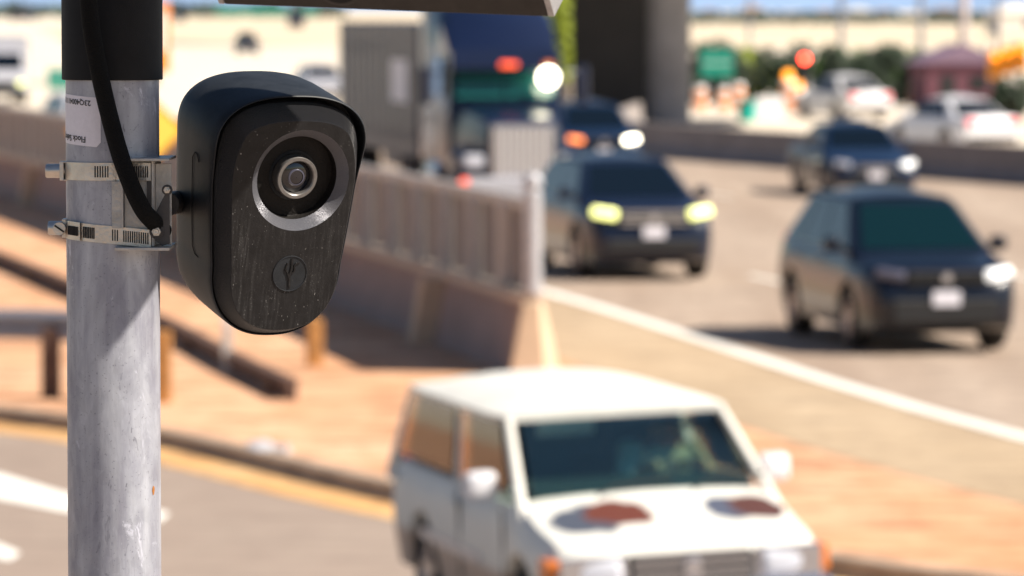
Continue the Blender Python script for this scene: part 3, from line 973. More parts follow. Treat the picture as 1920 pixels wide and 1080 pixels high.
L = 4.3; W = 1.70; a, b = -L / 2, L / 2
S = dict(L=L, W=W, paint='worn_white_paint', wheel_r=.36, axles=(a + .72, b - 1.05),
    top=[(a, .76), (a + .03, .83), (a + .10, .89), (a + .3, .94), (a + .98, 1.07), (a + 1.2, 1.06), (b - .1, 1.06), (b - .03, 1.0), (b, .8)],
    bot=[(a, .52), (a + .08, .42), (a + .3, .36), (b - .3, .38), (b - .05, .46), (b, .56)],
    plan=[(a, .90), (a + .05, .945), (a + .25, .98), (a + .6, 1), (b - .3, 1), (b - .1, .96), (b, .92)],
    gh=dict(zb=1.06, zr=1.55, yf=a + .94, rf=a + 1.58, rr=b - .24, yr=b - .06, wb=.79, wr=.69),
    sidew=((.035, .42), (.485, .955)),
    front=dict(lamp=(.58, .74, .36, .16, .045, 8), grille=(.74, .18, .74, 'chrome'), intake=(1.2, .10, .55), plate=(0, .56), bars=3, fogx=.60, fogz=.55, fdy=.05, gdy=.03),
    tail=(.92, .3), mirror='white_car_paint')
sv = gp(1330, 1290, RAMPZ)
SUVLOC = Vector((.535, 29.5, RAMPZ))
wsv = car('old_white_suv', 'old white SUV with peeled bonnet paint on the ramp in the foreground', S, SUVLOC, R(14), None, ('head_lens', 'head_lens'), 'clear_auto_glass', roll=R(-2.2), hollow=suv_cabin)
body = [c_ for c_ in wsv.children if c_.name.startswith('body')][0]
for sx in (-1, 1):
    MB().box((sx * .80, a + .14, .74), (.10, .20, .16)).build('corner_light', 'amber_lens', body, bevel=.02)
MB().box((0, a - .05, .55), (1.66, .16, .20)).build('bumper', 'chrome', body, bevel=.04, seg=3)
for sx in (-1, 1):
    MB().box((sx * .58, a - .005, .74), (.40, .04, .19)).build('headlight_bezel', 'chrome', body, bevel=.01)
    MB().box((sx * .852, .30, .66), (.012, 1.6, .06)).build('side_moulding', 'silver_paint', body)
# driver: full seated figure, head and arms visible above the belt line
def skin_figure(name, verts, edges, radii, material, parent, sub=2, root=0):
    me = bpy.data.meshes.new(name)
    me.from_pydata(verts, edges, [])
    ob = link(name, me, parent)
    md = ob.modifiers.new('skin', 'SKIN')
    md.use_smooth_shade = True
    ob.modifiers.new('sub', 'SUBSURF').levels = sub
    ob.modifiers['sub'].render_levels = sub
    for i, r_ in enumerate(radii):
        sv_ = me.skin_vertices[0].data[i]
        sv_.radius = (r_, r_) if not isinstance(r_, tuple) else r_
        sv_.use_root = (i == root)
    me.materials.append(MATS[material])
    return ob
m_ = Matrix.Translation(SUVLOC) @ Matrix.Rotation(R(14), 4, 'Z') @ Matrix.Rotation(R(-2.2), 4, 'Y')
dr = thing('person', 'driver in a light blue shirt holding the wheel of the old white SUV', 'person', m_ @ Vector((.37, -.22, .75)), R(14))
V_ = [(0, 0, 0), (0, .03, .2), (0, .06, .38), (0, .04, .50), (0, .02, .53), (0, .0, .61), (0, -.02, .69),
      (-.19, .04, .46), (-.25, -.12, .30), (-.16, -.36, .40), (.19, .04, .46), (.25, -.12, .30), (.16, -.36, .40),
      (-.1, -.1, .02), (-.13, -.5, .08), (-.13, -.6, -.25), (.1, -.1, .02), (.13, -.5, .08), (.13, -.6, -.25),
      (-.13, -.43, .43), (.13, -.43, .43), (0, -.11, .67)]
E_ = [(0, 1), (1, 2), (2, 3), (3, 4), (4, 5), (5, 6), (2, 7), (7, 8), (8, 9), (9, 19), (2, 10), (10, 11), (11, 12), (12, 20), (0, 13), (13, 14), (14, 15), (0, 16), (16, 17), (17, 18)]
V_ = V_[:21]
RR = [.15, .16, .15, .065, .06, .095, .085, .075, .05, .035, .075, .05, .035, .09, .07, .05, .09, .07, .05, .038, .038]
pb = skin_figure('body', V_, E_, RR, 'skin', dr)
# face and hair
MB().lathe([(.004, -.02), (.018, -.01), (.022, .01), (.02, .03)], 10, 'y', (0, -.10, .62)).build('nose', 'skin', dr, 60)
hb_ = []
for i in range(6):
    th = PI / 2 * i / 5
    hb_.append([(.108 * math.cos(th) * math.cos(2 * PI * j / 18), .01 + .115 * math.cos(th) * math.sin(2 * PI * j / 18), (.66 + .12 * math.sin(th))) for j in range(18)])
MB().rings(hb_, True, False).build('hair', 'hair_dark', dr, 60)
for sx in (-1, 1):
    MB().lathe([(.002, -.012), (.012, -.008), (.014, .006)], 8, 'y', (sx * .036, -.088, .645)).build('eye', 'hair_dark', dr, 60)
SV = [(0, 0, .02), (0, .03, .2), (0, .06, .37), (0, .045, .47), (-.20, .04, .455), (-.255, -.11, .30), (.20, .04, .455), (.255, -.11, .30), (-.21, -.24, .35), (.21, -.24, .35)]
skin_figure('shirt', SV, [(0, 1), (1, 2), (2, 3), (2, 4), (4, 5), (2, 6), (6, 7), (5, 8), (7, 9)], [.17, .18, .175, .085, .095, .07, .095, .07, .058, .058], 'shirt_blue', dr)

# semi truck
p = gp(1006, 402)
tk = thing('semi_truck', 'dark blue semi truck with grey box trailer behind the fence', 'truck', (p.x - .25, p.y, 0), R(8.5))
def hoodring(y, hw_, z0, z1):
    return [(-hw_, y, z0), (hw_, y, z0), (hw_ * 1.02, y, lerp(z0, z1, .6)), (hw_ * .92, y, z1 - .06), (hw_ * .7, y, z1), (-hw_ * .7, y, z1), (-hw_ * .92, y, z1 - .06), (-hw_ * 1.02, y, lerp(z0, z1, .6))]
MB().rings([hoodring(.05, .66, .75, 1.72), hoodring(.3, .74, .7, 1.80), hoodring(1.2, .86, .7, 1.88), hoodring(2.3, 1.0, .7, 1.98)]).build('hood', 'truck_blue', tk, 40)
gr = MB().box((0, 0, 1.18), (1.16, .12, 1.0)).build('grille', 'chrome', tk, bevel=.04)
for k in range(9):
    MB().box((-.48 + .12 * k, -.065, 1.16), (.055, .03, .84)).build('bar', 'grille_grey', gr)
MB().box((0, -.05, .50), (2.35, .3, .38)).build('bumper', 'silver_paint', tk, bevel=.06, seg=3)
for sx in (-1, 1):
    fd = [[(sx * x, y, z) for x, z in ((.62, .45), (1.18, .45), (1.20, .45 + h), (1.05, .62 + h), (.62, .68 + h))] for y, h in ((.12, .20), (.4, .52), (.9, .62), (1.5, .5), (2.1, .1))]
    MB().rings(fd).build('fender', 'truck_blue', tk, 40)
    MB().box((sx * .90, .10, .98), (.40, .18, .24)).build('headlight', 'head_lens', tk, bevel=.05)
    MB().box((sx * 1.12, -.2, .62), (.16, .05, .10)).build('marker_light', 'lamp_red' if sx < 0 else 'amber_lens', tk, bevel=.02)
    mr = MB().box((sx * 1.50, 2.35, 2.35), (.22, .16, .72)).build('mirror', 'truck_blue', tk, bevel=.05)
    MB().tube([(sx * 1.15, 2.6, 2.6), (sx * 1.5, 2.38, 2.6)], .025, 8).build('mirror_arm', 'chrome', mr)
    MB().tube([(sx * 1.16, 5.0, .9), (sx * 1.16, 5.0, 3.9)], .08, 12).build('exhaust_stack', 'chrome', tk, 50)
    MB().lathe([(.02, -.8), (.33, -.8), (.35, -.75), (.35, .75), (.33, .8), (.02, .8)], 18, 'y', (sx * .95, 3.6, .62)).build('fuel_tank', 'chrome', tk, 40)
cabr = [[(-x, y, z0), (x, y, z0), (x, y, 2.1), (x * .94, y + d, 2.95), (-x * .94, y + d, 2.95), (-x, y, 2.1)] for x, y, z0, d in ((1.08, 2.28, .8, .35), (1.16, 2.9, .8, 0), (1.2, 5.0, .8, 0))]
MB().rings(cabr).build('cab', 'truck_blue', tk, 30)
wq = [(-1.0, 2.27, 2.08), (1.0, 2.27, 2.08), (.96, 2.62, 2.92), (-.96, 2.62, 2.92)]
for u0, u1 in ((.03, .49), (.51, .97)):
    MB().slab(quad_at(wq, u0, u1, .04, .92, .02), .02).build('windscreen', 'truck_glass', tk)
for sx in (-1, 1):
    q = [(sx * 1.175, 2.75, 2.12), (sx * 1.19, 3.6, 2.12), (sx * 1.15, 3.6, 2.85), (sx * 1.13, 2.85, 2.85)]
    if sx < 0:
        q = q[::-1]
    MB().slab(q, .015).build('side_window', 'dark_glass', tk)
MB().box((0, 2.30, 2.80), (2.1, .30, .40), (R(-18), 0, 0)).build('sun_visor', 'truck_blue', tk, bevel=.03)
fr_ = []
for v in range(8):
    t = v / 7
    y = 2.55 + 2.6 * t
    zt = 3.0 + .98 * math.sin(min(t * 1.5, 1) * PI / 2)
    hw_ = 1.05 + .12 * t
    fr_.append([(-hw_, y, 2.9), (hw_, y, 2.9), (hw_, y, lerp(2.9, zt, .75)), (hw_ * .8, y, zt), (-hw_ * .8, y, zt), (-hw_, y, lerp(2.9, zt, .75))])
fa = MB().rings(fr_).build('roof_fairing', 'truck_blue', tk, 45)
for x in (.05, .80):
    MB().box((x, 2.13, 2.74), (.34 if abs(x) < .5 else .2, .10, .10)).build('marker_light', 'lamp_red' if x < .5 else 'amber_lens', fa, bevel=.03)
wk = MB().lathe([(.02, -.06), (.15, -.06), (.18, .02)], 18, 'y', (.80, 2.08, 2.50)).build('sun_glint', 'bright_lamp_and_glint', tk, 50)  # added glowing disc, stands in for a sun glint on the truck
tb = MB().box((0, 12.4, 2.18), (2.5, 13.4, 2.66)).build('trailer', 'truck_grey', tk, bevel=.04)
for k in range(12):
    MB().box((-1.262, 6.2 + 1.1 * k, 2.35), (.022, .10, 2.4)).build('side_rib', 'truck_grey', tb)
MB().box((-1.27, 8.2, 2.35), (.012, 2.6, .85)).build('side_emblem', 'plate_white', tb)
MB().box((0, 12.4, .78), (1.1, 13, .16)).build('chassis', 'black_trim', tb)
MB().box((0, 3.4, .72), (1.0, 6.5, .22)).build('frame', 'black_trim', tk)
for sx in (-1, 1):
    wheel(tk, sx * 1.02, 1.05, .50, .30, sx)
    for yw in (6.6, 7.9, 16.2, 17.5):
        wheel(tk, sx * .98, yw, .50, .5, sx)
MB().box((-1.15, 9.8, .85), (.05, 3.4, .5)).build('side_skirt', 'truck_grey', tk)

# box trucks far left
def box_truck(name, label, loc, rz, bodym, frontm, w_=2.3, h_=3.4, l_=6.5, lamp='head_lens'):
    t = thing(name, label, 'truck', loc, rz)
    bx = MB().box((0, l_ / 2 + 1.7, h_ / 2 + .35), (w_, l_, h_ - .5)).build('cargo_box', bodym, t, bevel=.05)
    MB().box((0, 1.685, h_ * .62 + .2), (w_ * .86, .02, h_ * .50)).build('front_panel', frontm, bx)
    for sx in (-1, 1):
        MB().box((sx * (w_ / 2 + .004), l_ / 2 + 1.7, h_ * .55), (.02, l_ * .9, h_ * .55)).build('side_panel', frontm, bx)
    cb = [[(-x, y, .45), (x, y, .45), (x, y, z), (-x, y, z)] for x, y, z in ((.9, 0, 1.05), (.98, .5, 1.3), (.98, .55, 1.32), (.9, 1.05, 2.1), (.92, 1.69, 2.15))]
    c_ = MB().rings(cb).build('cab', bodym, t, bevel=.04)
    MB().slab(quad_at([(-.95, .55, 1.34), (.95, .55, 1.34), (.88, 1.05, 2.08), (-.88, 1.05, 2.08)], .06, .94, .06, .92, .012), .012).build('windscreen', 'dark_glass', c_)
    MB().box((0, -.01, .78), (1.0, .05, .26)).build('grille', 'black_trim', c_)
    MB().box((0, -.06, .48), (1.9, .14, .2)).build('bumper', 'black_trim', c_, bevel=.03)
    for sx in (-1, 1):
        MB().box((sx * .72, 0, .85), (.26, .06, .18)).build('headlight', lamp, c_, bevel=.03)
        wheel(t, sx * .85, .75, .40, .25, sx)
        wheel(t, sx * .85, l_ + .2, .40, .4, sx)
    return t
p = gp(262, 160)
box_truck('orange_truck', 'orange and cream box truck half hidden behind the black pole sleeve', (p.x, p.y, 0), R(9), 'orange_plastic', 'white_sheet', 3.3, 4.0)
p = gp(6, 196)
box_truck('grey_truck', 'pale grey box truck cut by the left edge of the picture', (p.x, p.y, 0), R(9), 'silver_paint', 'silver_paint', 2.3, 2.6, 6.0, 'lamp_yellow')
p = gp(560, 54)
box_truck('dark_truck', 'small dark truck far off on the pale road under the solar panel', (p.x, p.y, 0), R(9), 'truck_blue', 'truck_grey', 2.6, 3.6)
p = gp(60, 40)
box_truck('dark_truck', 'small dark truck on the skyline at the top left corner', (p.x, p.y, 0), R(40), 'truck_grey', 'truck_grey', 2.6, 3.8, 9)
p = gp(340, 42)
box_truck('blue_truck', 'tiny blue truck far away just right of the black pole sleeve', (p.x, p.y, 0), R(9), 'truck_blue', 'slate_blue_paint', 2.6, 3.8)

# ------------------------------------------------------------------ signs, signals, drums, poles, buildings
def sign_panel(name, label, px, py, wpx, hpx, basey, m, posts=2):
    p = gp(px, basey)
    s_ = FPX / p.y
    t = thing(name, label, 'sign', (p.x, p.y, -.01), R(4))
    z0, wm, hm = (basey - py) / s_ , wpx / s_, hpx / s_
    MB().box((0, 0, z0), (wm, .04, hm)).build('plate', m, t, bevel=.01)
    MB().box((0, -.024, z0), (wm * .94, .006, hm * .04)).build('stripe', 'white_sheet', t)
    for k in range(posts):
        x = 0 if posts == 1 else (-.3 + .6 * k) * wm
        MB().box((x, .06, z0 / 2), (.08, .06, z0 + hm * .4)).build('post', 'pole_grey', t)
    return t
sign_panel('green_sign', 'green road sign on posts just right of the bridge pier', 1344, 118, 62, 52, 200, 'sign_green')
sign_panel('green_sign', 'small green sign behind the fence left of the pole sleeve', 112, 148, 46, 38, 192, 'sign_green', 1)
sign_panel('green_gantry_sign', 'wide green sign far away under the left end of the solar panel', 500, 22, 190, 16, 44, 'sign_green')
def drum(px, py, hpx, label, beacon=False):
    p = gp(px, py)
    s_ = FPX / p.y
    h = hpx / s_
    k = h / 1.0
    t = thing('traffic_drum', label, 'traffic drum', (p.x, p.y, 0), 0, 'orange construction drums beyond the median')
    MB().lathe([(.34 * k, 0), (.34 * k, .06 * k), (.29 * k, .08 * k), (.28 * k, .34 * k)], 16, 'z', cap=True).build('base', 'orange_plastic', t, 50)
    MB().lathe([(.278 * k, .342 * k), (.272 * k, .52 * k)], 16, 'z', cap=True).build('band', 'white_sheet', t, 50)
    MB().lathe([(.27 * k, .522 * k), (.26 * k, .78 * k)], 16, 'z', cap=True).build('middle', 'orange_plastic', t, 50)
    MB().lathe([(.258 * k, .782 * k), (.25 * k, .93 * k), (.2 * k, 1.0 * k)], 16, 'z', cap=True).build('top', 'white_sheet', t, 50)
    if beacon:
        MB().lathe([(.12 * k, 0), (.17 * k, .08 * k), (.17 * k, .24 * k), (.10 * k, .32 * k)], 16, 'z', (0, 0, 1.002 * k), True).build('beacon', 'signal_amber', t, 50)
drum(1312, 205, 44, 'orange and white drum nearest the bridge pier')
drum(1356, 206, 42, 'orange and white drum below the green road sign')
drum(1384, 200, 44, 'orange and white drum third from the bridge pier')
drum(1478, 202, 52, 'orange and white drum with amber beacon left of the dark signal post', True)
drum(1498, 212, 44, 'orange and white drum with amber beacon at the foot of the dark signal post', True)
drum(1716, 196, 40, 'orange and white drum right of the upper white car')
def signal(px, basey, heads, label, hm='dark', lit=None):
    p = gp(px, basey)
    s_ = FPX / p.y
    t = thing('traffic_signal', label, 'traffic light', (p.x, p.y, -.01))
    zt = max((basey - hy) / s_ for hx, hy in heads) + .3
    MB().tube([(0, 0, 0), (0, 0, zt)], [.11, .08], 10).build('mast', 'pole_grey', t, 50)
    for hx, hy in heads:
        x, z = (hx - px) / s_, (basey - hy) / s_
        hd = MB().box((x, -.14, z - .18), (.46 if hm == 'yellow' else .36, .22, .98)).build('head', 'signal_yellow' if hm == 'yellow' else 'black_trim', t, bevel=.03)
        if abs(x) > .2:
            MB().tube([(0, 0, z), (x, -.05, z)], .04, 8).build('arm', 'pole_grey', t)
        for k in range(3):
            MB().lathe([(.01, -.01), (.12, -.01), (.14, .03)], 14, 'y', (x, -.26, z + .12 - .3 * k)).build('lamp', lit if (lit and k == 0) else ('signal_yellow' if hm == 'yellow' else 'black_trim'), hd, 50)
            MB().lathe([(.15, -.16), (.15, 0)], 14, 'y', (x, -.252, z + .12 - .3 * k)).build('hood', 'signal_yellow' if hm == 'yellow' else 'black_trim', hd, 50)
signal(1514, 206, [(1508, 116)], 'dark traffic signal post with a lit red lamp above the drums', 'dark', 'signal_red')
signal(1898, 215, [(1864, 112), (1888, 104), (1914, 98)], 'yellow-cased traffic signal heads at the right edge', 'yellow', 'signal_amber')
def pole(px, basey, wpx, label, m='pole_grey', h=9.0, arm=True):
    p = gp(px, basey)
    s_ = FPX / p.y
    r_ = wpx / s_ / 2
    t = thing('lamp_post', label, 'lamp post', (p.x, p.y, -.01))
    MB().tube([(0, 0, 0), (0, 0, h)], [r_, r_ * .75], 12).build('shaft', m, t, 50)
    MB().lathe([(r_ * 1.8, 0), (r_ * 1.8, .15), (r_ * 1.2, .4)], 12, 'z', cap=True).build('base', m, t, 50)
    if arm:
        MB().tube([(0, 0, h - .2), (-1.2, 0, h + .3), (-2.2, 0, h + .35)], .05, 8).build('arm', m, t, 50)
        MB().box((-2.4, 0, h + .33), (.7, .25, .12)).build('lamp_head', m, t, bevel=.03)
pole(1577, 122, 12, 'dark lamp post rising above the upper white car', 'pole_grey')
pole(1726, 118, 12, 'dark lamp post left of the maroon building')
pole(1806, 196, 20, 'pale thick post in front of the maroon building', 'pole_pale', 9, False)
pole(1850, 196, 16, 'pale post between the maroon building and the yellow signals', 'pole_pale', 2.4, False)
pole(1405, 110, 7, 'thin dark lamp post above the green bushes', 'pole_grey')
pole(1870, 112, 8, 'thin dark lamp post above the yellow signals', 'pole_grey')
p = gp(1400, 228)
t = thing('teal_bin', 'small teal drum beside the orange drums beyond the median', 'drum', (p.x, p.y, 0))
MB().lathe([(.28, 0), (.30, .05), (.30, .62), (.27, .68), (.02, .70)], 18, 'z', cap=True).build('shell', 'teal_plastic', t, 50)
MB().lathe([(.31, .64), (.31, .69), (.25, .72), (.02, .73)], 18, 'z', cap=True).build('lid', 'teal_plastic', t, 50)
p = gp(1440, 226)
t = thing('white_utility_box', 'white utility cabinet right of the teal drum', 'cabinet', (p.x, p.y, 0), .2)
MB().box((0, 0, .4), (1.0, .5, .8)).build('case', 'white_sheet', t, bevel=.03)
MB().box((0, -.256, .4), (.9, .012, .66)).build('door', 'plate_white', t)
# maroon building
p = gp(1800, 202)
t = thing('maroon_building', 'small maroon gabled building near the right edge', 'building', (p.x, p.y + 1.5, -.01), R(8))
MB().box((0, 0, .85), (3.0, 3.0, 1.7)).build('wall', 'maroon_wall', t)
MB().add([(-1.75, -1.65, 1.7), (1.75, -1.65, 1.7), (0, -1.65, 2.45), (-1.75, 1.65, 1.7), (1.75, 1.65, 1.7), (0, 1.65, 2.45)], [(0, 1, 2), (5, 4, 3), (0, 2, 5, 3), (1, 4, 5, 2), (0, 3, 4, 1)]).build('roof', 'maroon_roof', t)
dd_ = MB().box((-.7, -1.51, .65), (.6, .04, 1.2)).build('door', 'black_trim', t)
MB().box((.5, -1.51, .95), (.7, .04, .6)).build('window', 'dark_glass', t)
# far houses
for i, (x, y, wm, hm) in enumerate(((1410, 36, 7, 5), (1458, 44, 6, 3.2), (1545, 38, 8, 3.5), (1610, 36, 9, 4), (1660, 38, 7, 3.5), (1905, 64, 7, 4.5), (1330, 33, 8, 3.5), (1500, 34, 8, 3), (1770, 35, 10, 4))):
    p = gp(x, y)
    t = thing('distant_house', 'far pale house, %s of the row on the skyline right of the pier' % ('third', 'fourth', 'sixth', 'seventh', 'eighth', 'last and largest', 'first', 'fifth', 'second to last')[i], 'house', (p.x, p.y, -.01), .1 * (i % 3), 'far houses on the skyline')
    MB().box((0, 0, hm * .35), (wm, wm, hm * .7)).build('wall', 'pale_wall', t)
    MB().add([(-wm * .55, -wm * .55, hm * .7), (wm * .55, -wm * .55, hm * .7), (wm * .55, wm * .55, hm * .7), (-wm * .55, wm * .55, hm * .7), (-wm * .2, 0, hm), (wm * .2, 0, hm)], [(0, 1, 5, 4), (1, 2, 5), (2, 3, 4, 5), (3, 0, 4), (3, 2, 1, 0)]).build('roof', 'pale_wall' if i % 2 else 'roof_tile', t)
    MB().box((wm * .15, -wm * .5, hm * .35), (wm * .2, .1, hm * .3)).build('window', 'dark_glass', t)

# ------------------------------------------------------------------ trees and bushes
def leaves(n, rad, h, zc, seed, size, lobes=7):
    rn = random.Random(seed)
    cs = [(rn.uniform(-.6, .6) * rad, rn.uniform(-.6, .6) * rad, zc + rn.uniform(-.35, .35) * h, rn.uniform(.35, .6)) for _ in range(lobes)]
    b = MB()
    for i in range(n):
        c_ = cs[i % lobes]
        d = Vector((rn.gauss(0, 1), rn.gauss(0, 1), rn.gauss(0, 1))).normalized() * (rn.random() ** .4)
        p_ = Vector((c_[0] + d.x * c_[3] * rad, c_[1] + d.y * c_[3] * rad, max(.05, c_[2] + d.z * c_[3] * h * .55)))
        u = Vector((rn.gauss(0, 1), rn.gauss(0, 1), rn.gauss(0, 1))).normalized()
        v = u.orthogonal().normalized()
        s_ = size * rn.uniform(.6, 1.3)
        b.add([p_ - u * s_, p_ + v * s_ * .5, p_ + u * s_, p_ - v * s_ * .5], [(0, 1, 2, 3)])
    return b
def tree(name, label, px, basey, wpx, hpx, m, seed, n=900, bush=True, group=None, cat='bush'):
    p = gp(px, basey)
    s_ = FPX / p.y
    rad, h = wpx / s_ / 2, hpx / s_
    t = thing(name, label, cat, (p.x, p.y, -.02), 0, group)
    b = MB()
    rn = random.Random(seed + 50)
    th_ = h * (.35 if bush else .55)
    b.tube([(0, 0, 0), (rn.uniform(-.05, .05) * h, 0, th_ * .5), (rn.uniform(-.05, .05) * h, 0, th_)], [h * .035, h * .028, h * .018], 8)
    for k in range(5):
        a_ = 2 * PI * k / 5
        b.tube([(0, 0, th_ * .5), (math.cos(a_) * rad * .4, math.sin(a_) * rad * .4, h * .65)], [h * .018, h * .006], 6)
    b.build('trunk', 'bark', t, 60)
    leaves(n, rad, h, h * (.52 if bush else .66), seed, h * .055 + .04).build('crown', m, t)
    return t
BG = 'bushes beyond the median'
tree('bush', 'yellow-green bush behind the drums, right of the green road sign', 1432, 185, 120, 92, 'foliage_bright', 1, 1200, group=BG)
tree('bush', 'leafy green bush right of the lit red signal', 1556, 184, 100, 98, 'foliage', 2, 1200, group=BG)
tree('bush', 'low dark green bush half behind the green road sign', 1360, 175, 110, 82, 'foliage_dark', 3, 900, group=BG)
tree('bush', 'dark green bush behind the upper white car', 1635, 178, 120, 84, 'foliage', 4, 1000, group=BG)
tree('bush', 'green bush left of the maroon building', 1695, 172, 90, 78, 'foliage', 5, 900, group=BG)
tree('bush', 'dark shrub under the yellow-cased signals', 1900, 245, 90, 105, 'foliage_dark', 6, 900, group=BG)
tree('bush', 'dark shrub behind the lit red signal post', 1495, 170, 120, 70, 'foliage_dark', 16, 900, group=BG)
for k, x in enumerate((1310, 1395, 1475, 1560, 1645, 1725)):
    tree('bush', 'dense dark bush, %s of the hedge behind the construction drums' % ('first', 'second', 'third', 'fourth', 'fifth', 'last')[k] , x, 194, 120, 104, 'foliage_dark', 30 + k, 1500, group='dark hedge behind the drums')
tree('tree', 'bright yellow-green tree between the semi truck and the bridge pier', 1062, 190, 80, 240, 'foliage_bright', 8, 2200, False, None, 'tree')
fb = MB()
rn = random.Random(11)
def far_wood(x0, x1, y0, n, hm):
    for i in range(n):
        x = rn.uniform(x0, x1)
        p = gp(x, y0 + rn.uniform(-2, 6))
        sc_ = rn.uniform(.5, 1.3) * hm
        for k in range(6):
            u = Vector((rn.gauss(0, 1), rn.gauss(0, .4), rn.gauss(0, 1))).normalized()
            v = Vector((-u.z, .3, u.x)).normalized()
            c_ = p + Vector((rn.uniform(-1, 1) * sc_, rn.uniform(-3, 3), sc_ * rn.uniform(.2, 1.0)))
            fb.add([c_ - u * sc_ * .5, c_ + v * sc_ * .35, c_ + u * sc_ * .5, c_ - v * sc_ * .35], [(0, 1, 2, 3)])
far_wood(1270, 2050, 40, 420, 2.0)
far_wood(-120, 640, 28, 300, 4.5)
tag(fb.build('far_trees', 'foliage_far', None), 'dark band of far trees along the horizon', 'trees', kind='stuff')

# ------------------------------------------------------------------ the pole in focus
YP = 4.5                              # distance of the pole axis
K = YP / FPX                          # metres per photo pixel there (close to the axis)
def fz(y):                            # height of photo row y at the pole's distance
    return at(960, y, YP).z
def fx(x):
    return at(x, 540, YP).x
PX = fx(212.5)
PR = 87.5 * K
pole_t = thing('galvanised_pole', 'scuffed galvanised steel pole with black sleeve on top', 'pole', (PX, YP, RAMPZ))
def pz(y):
    return fz(y) - RAMPZ
ZT = pz(60)
MB().lathe([(PR, 0), (PR, .8), (PR, 1.6), (PR, 2.4), (PR, 3.0), (PR, ZT)], 96, 'z', cap=True).build('shaft', 'galvanised_steel', pole_t, 60)
sl_r = 94.5 * K
MB().lathe([(PR + .0005, pz(149.5) + .0001), (sl_r - .0008, pz(149.5)), (sl_r, pz(148.3)), (sl_r, pz(-700)), (sl_r - .004, pz(-708)), (.002, pz(-708))], 96, 'z').build('sleeve', 'matte_black', pole_t, 50)
MB().lathe([(.16, 0), (.16, .02), (PR + .02, .022), (PR + .004, .06)], 32, 'z', cap=True).build('base_plate', 'galvanised_steel', pole_t, 40)
rs = MB()
rn = random.Random(5)
ang0 = math.asin((289 - 212.5) / 87.5)
pts = [(rn.uniform(.7, 1.1) * .0022 * math.cos(2 * PI * k / 14), rn.uniform(.7, 1.1) * .0050 * math.sin(2 * PI * k / 14)) for k in range(14)]
def on_pole(u, v, zc, a0, lift):
    a_ = a0 + u / PR
    return ((PR + lift) * math.sin(a_), -(PR + lift) * math.cos(a_), zc + v)
zc = pz(916)
rs.add([on_pole(u, v, zc, ang0, .0003) for u, v in pts] + [on_pole(0, 0, zc, ang0, .0008)], [(k, (k + 1) % 14, 14) for k in range(14)])
rs.build('rust_spot', 'rust', pole_t, 60)
# sticker wrapped round the left of the pole
A0 = -R(45)
UW, VH = .0540, .0460
zc = pz(224)
tl = -.075                                  # it sits slightly askew
def stick(u, v, lift):
    uu, vv = u, v + tl * u
    return on_pole(uu, vv, zc, A0, lift)
nu, nv = 24, 10
vv_, ff_ = [], []
cr_ = .004
for j in range(nv + 1):
    for i in range(nu + 1):
        u = -UW / 2 + UW * i / nu
        v = -VH / 2 + VH * j / nv
        ex = max(0, abs(v) - (VH / 2 - cr_))
        lim = UW / 2 - cr_ + math.sqrt(max(0, cr_ ** 2 - ex ** 2))
        vv_.append(stick(max(-lim, min(lim, u)), v, .0004))
for j in range(nv):
    for i in range(nu):
        k = j * (nu + 1) + i
        ff_.append((k, k + 1, k + nu + 2, k + nu + 1))
stk = MB().add(vv_, ff_).build('sticker', 'sticker_paper', pole_t, 60)
def text_mesh(s_, size):
    cu = bpy.data.curves.new('t', 'FONT')
    cu.body = s_
    cu.size = size
    cu.offset = size * .02
    cu.resolution_u = 3
    ob = bpy.data.objects.new('t', cu)
    C.objects.link(ob)
    dg = bpy.context.evaluated_depsgraph_get()
    me = bpy.data.meshes.new_from_object(ob.evaluated_get(dg))
    bpy.data.objects.remove(ob)
    return me
for s_, size, u0, v0 in (('23Q40041111', .0070, .0175, .0195), ('Flock Safety', .0078, .0120, -.0145)):
    me = text_mesh(s_, size)
    bm = bmesh.new(); bm.from_mesh(me)
    bmesh.ops.subdivide_edges(bm, edges=[e for e in bm.edges if e.calc_length() > .002], cuts=2)
    for v in bm.verts:                       # upside down, as in the photo
        v.co = Vector(stick(u0 - v.co.x, v0 - v.co.y + .0, .0008))
    bm.to_mesh(me); bm.free()
    me.materials.clear(); me.materials.append(MATS['sticker_ink'])
    link('lettering', me, stk)

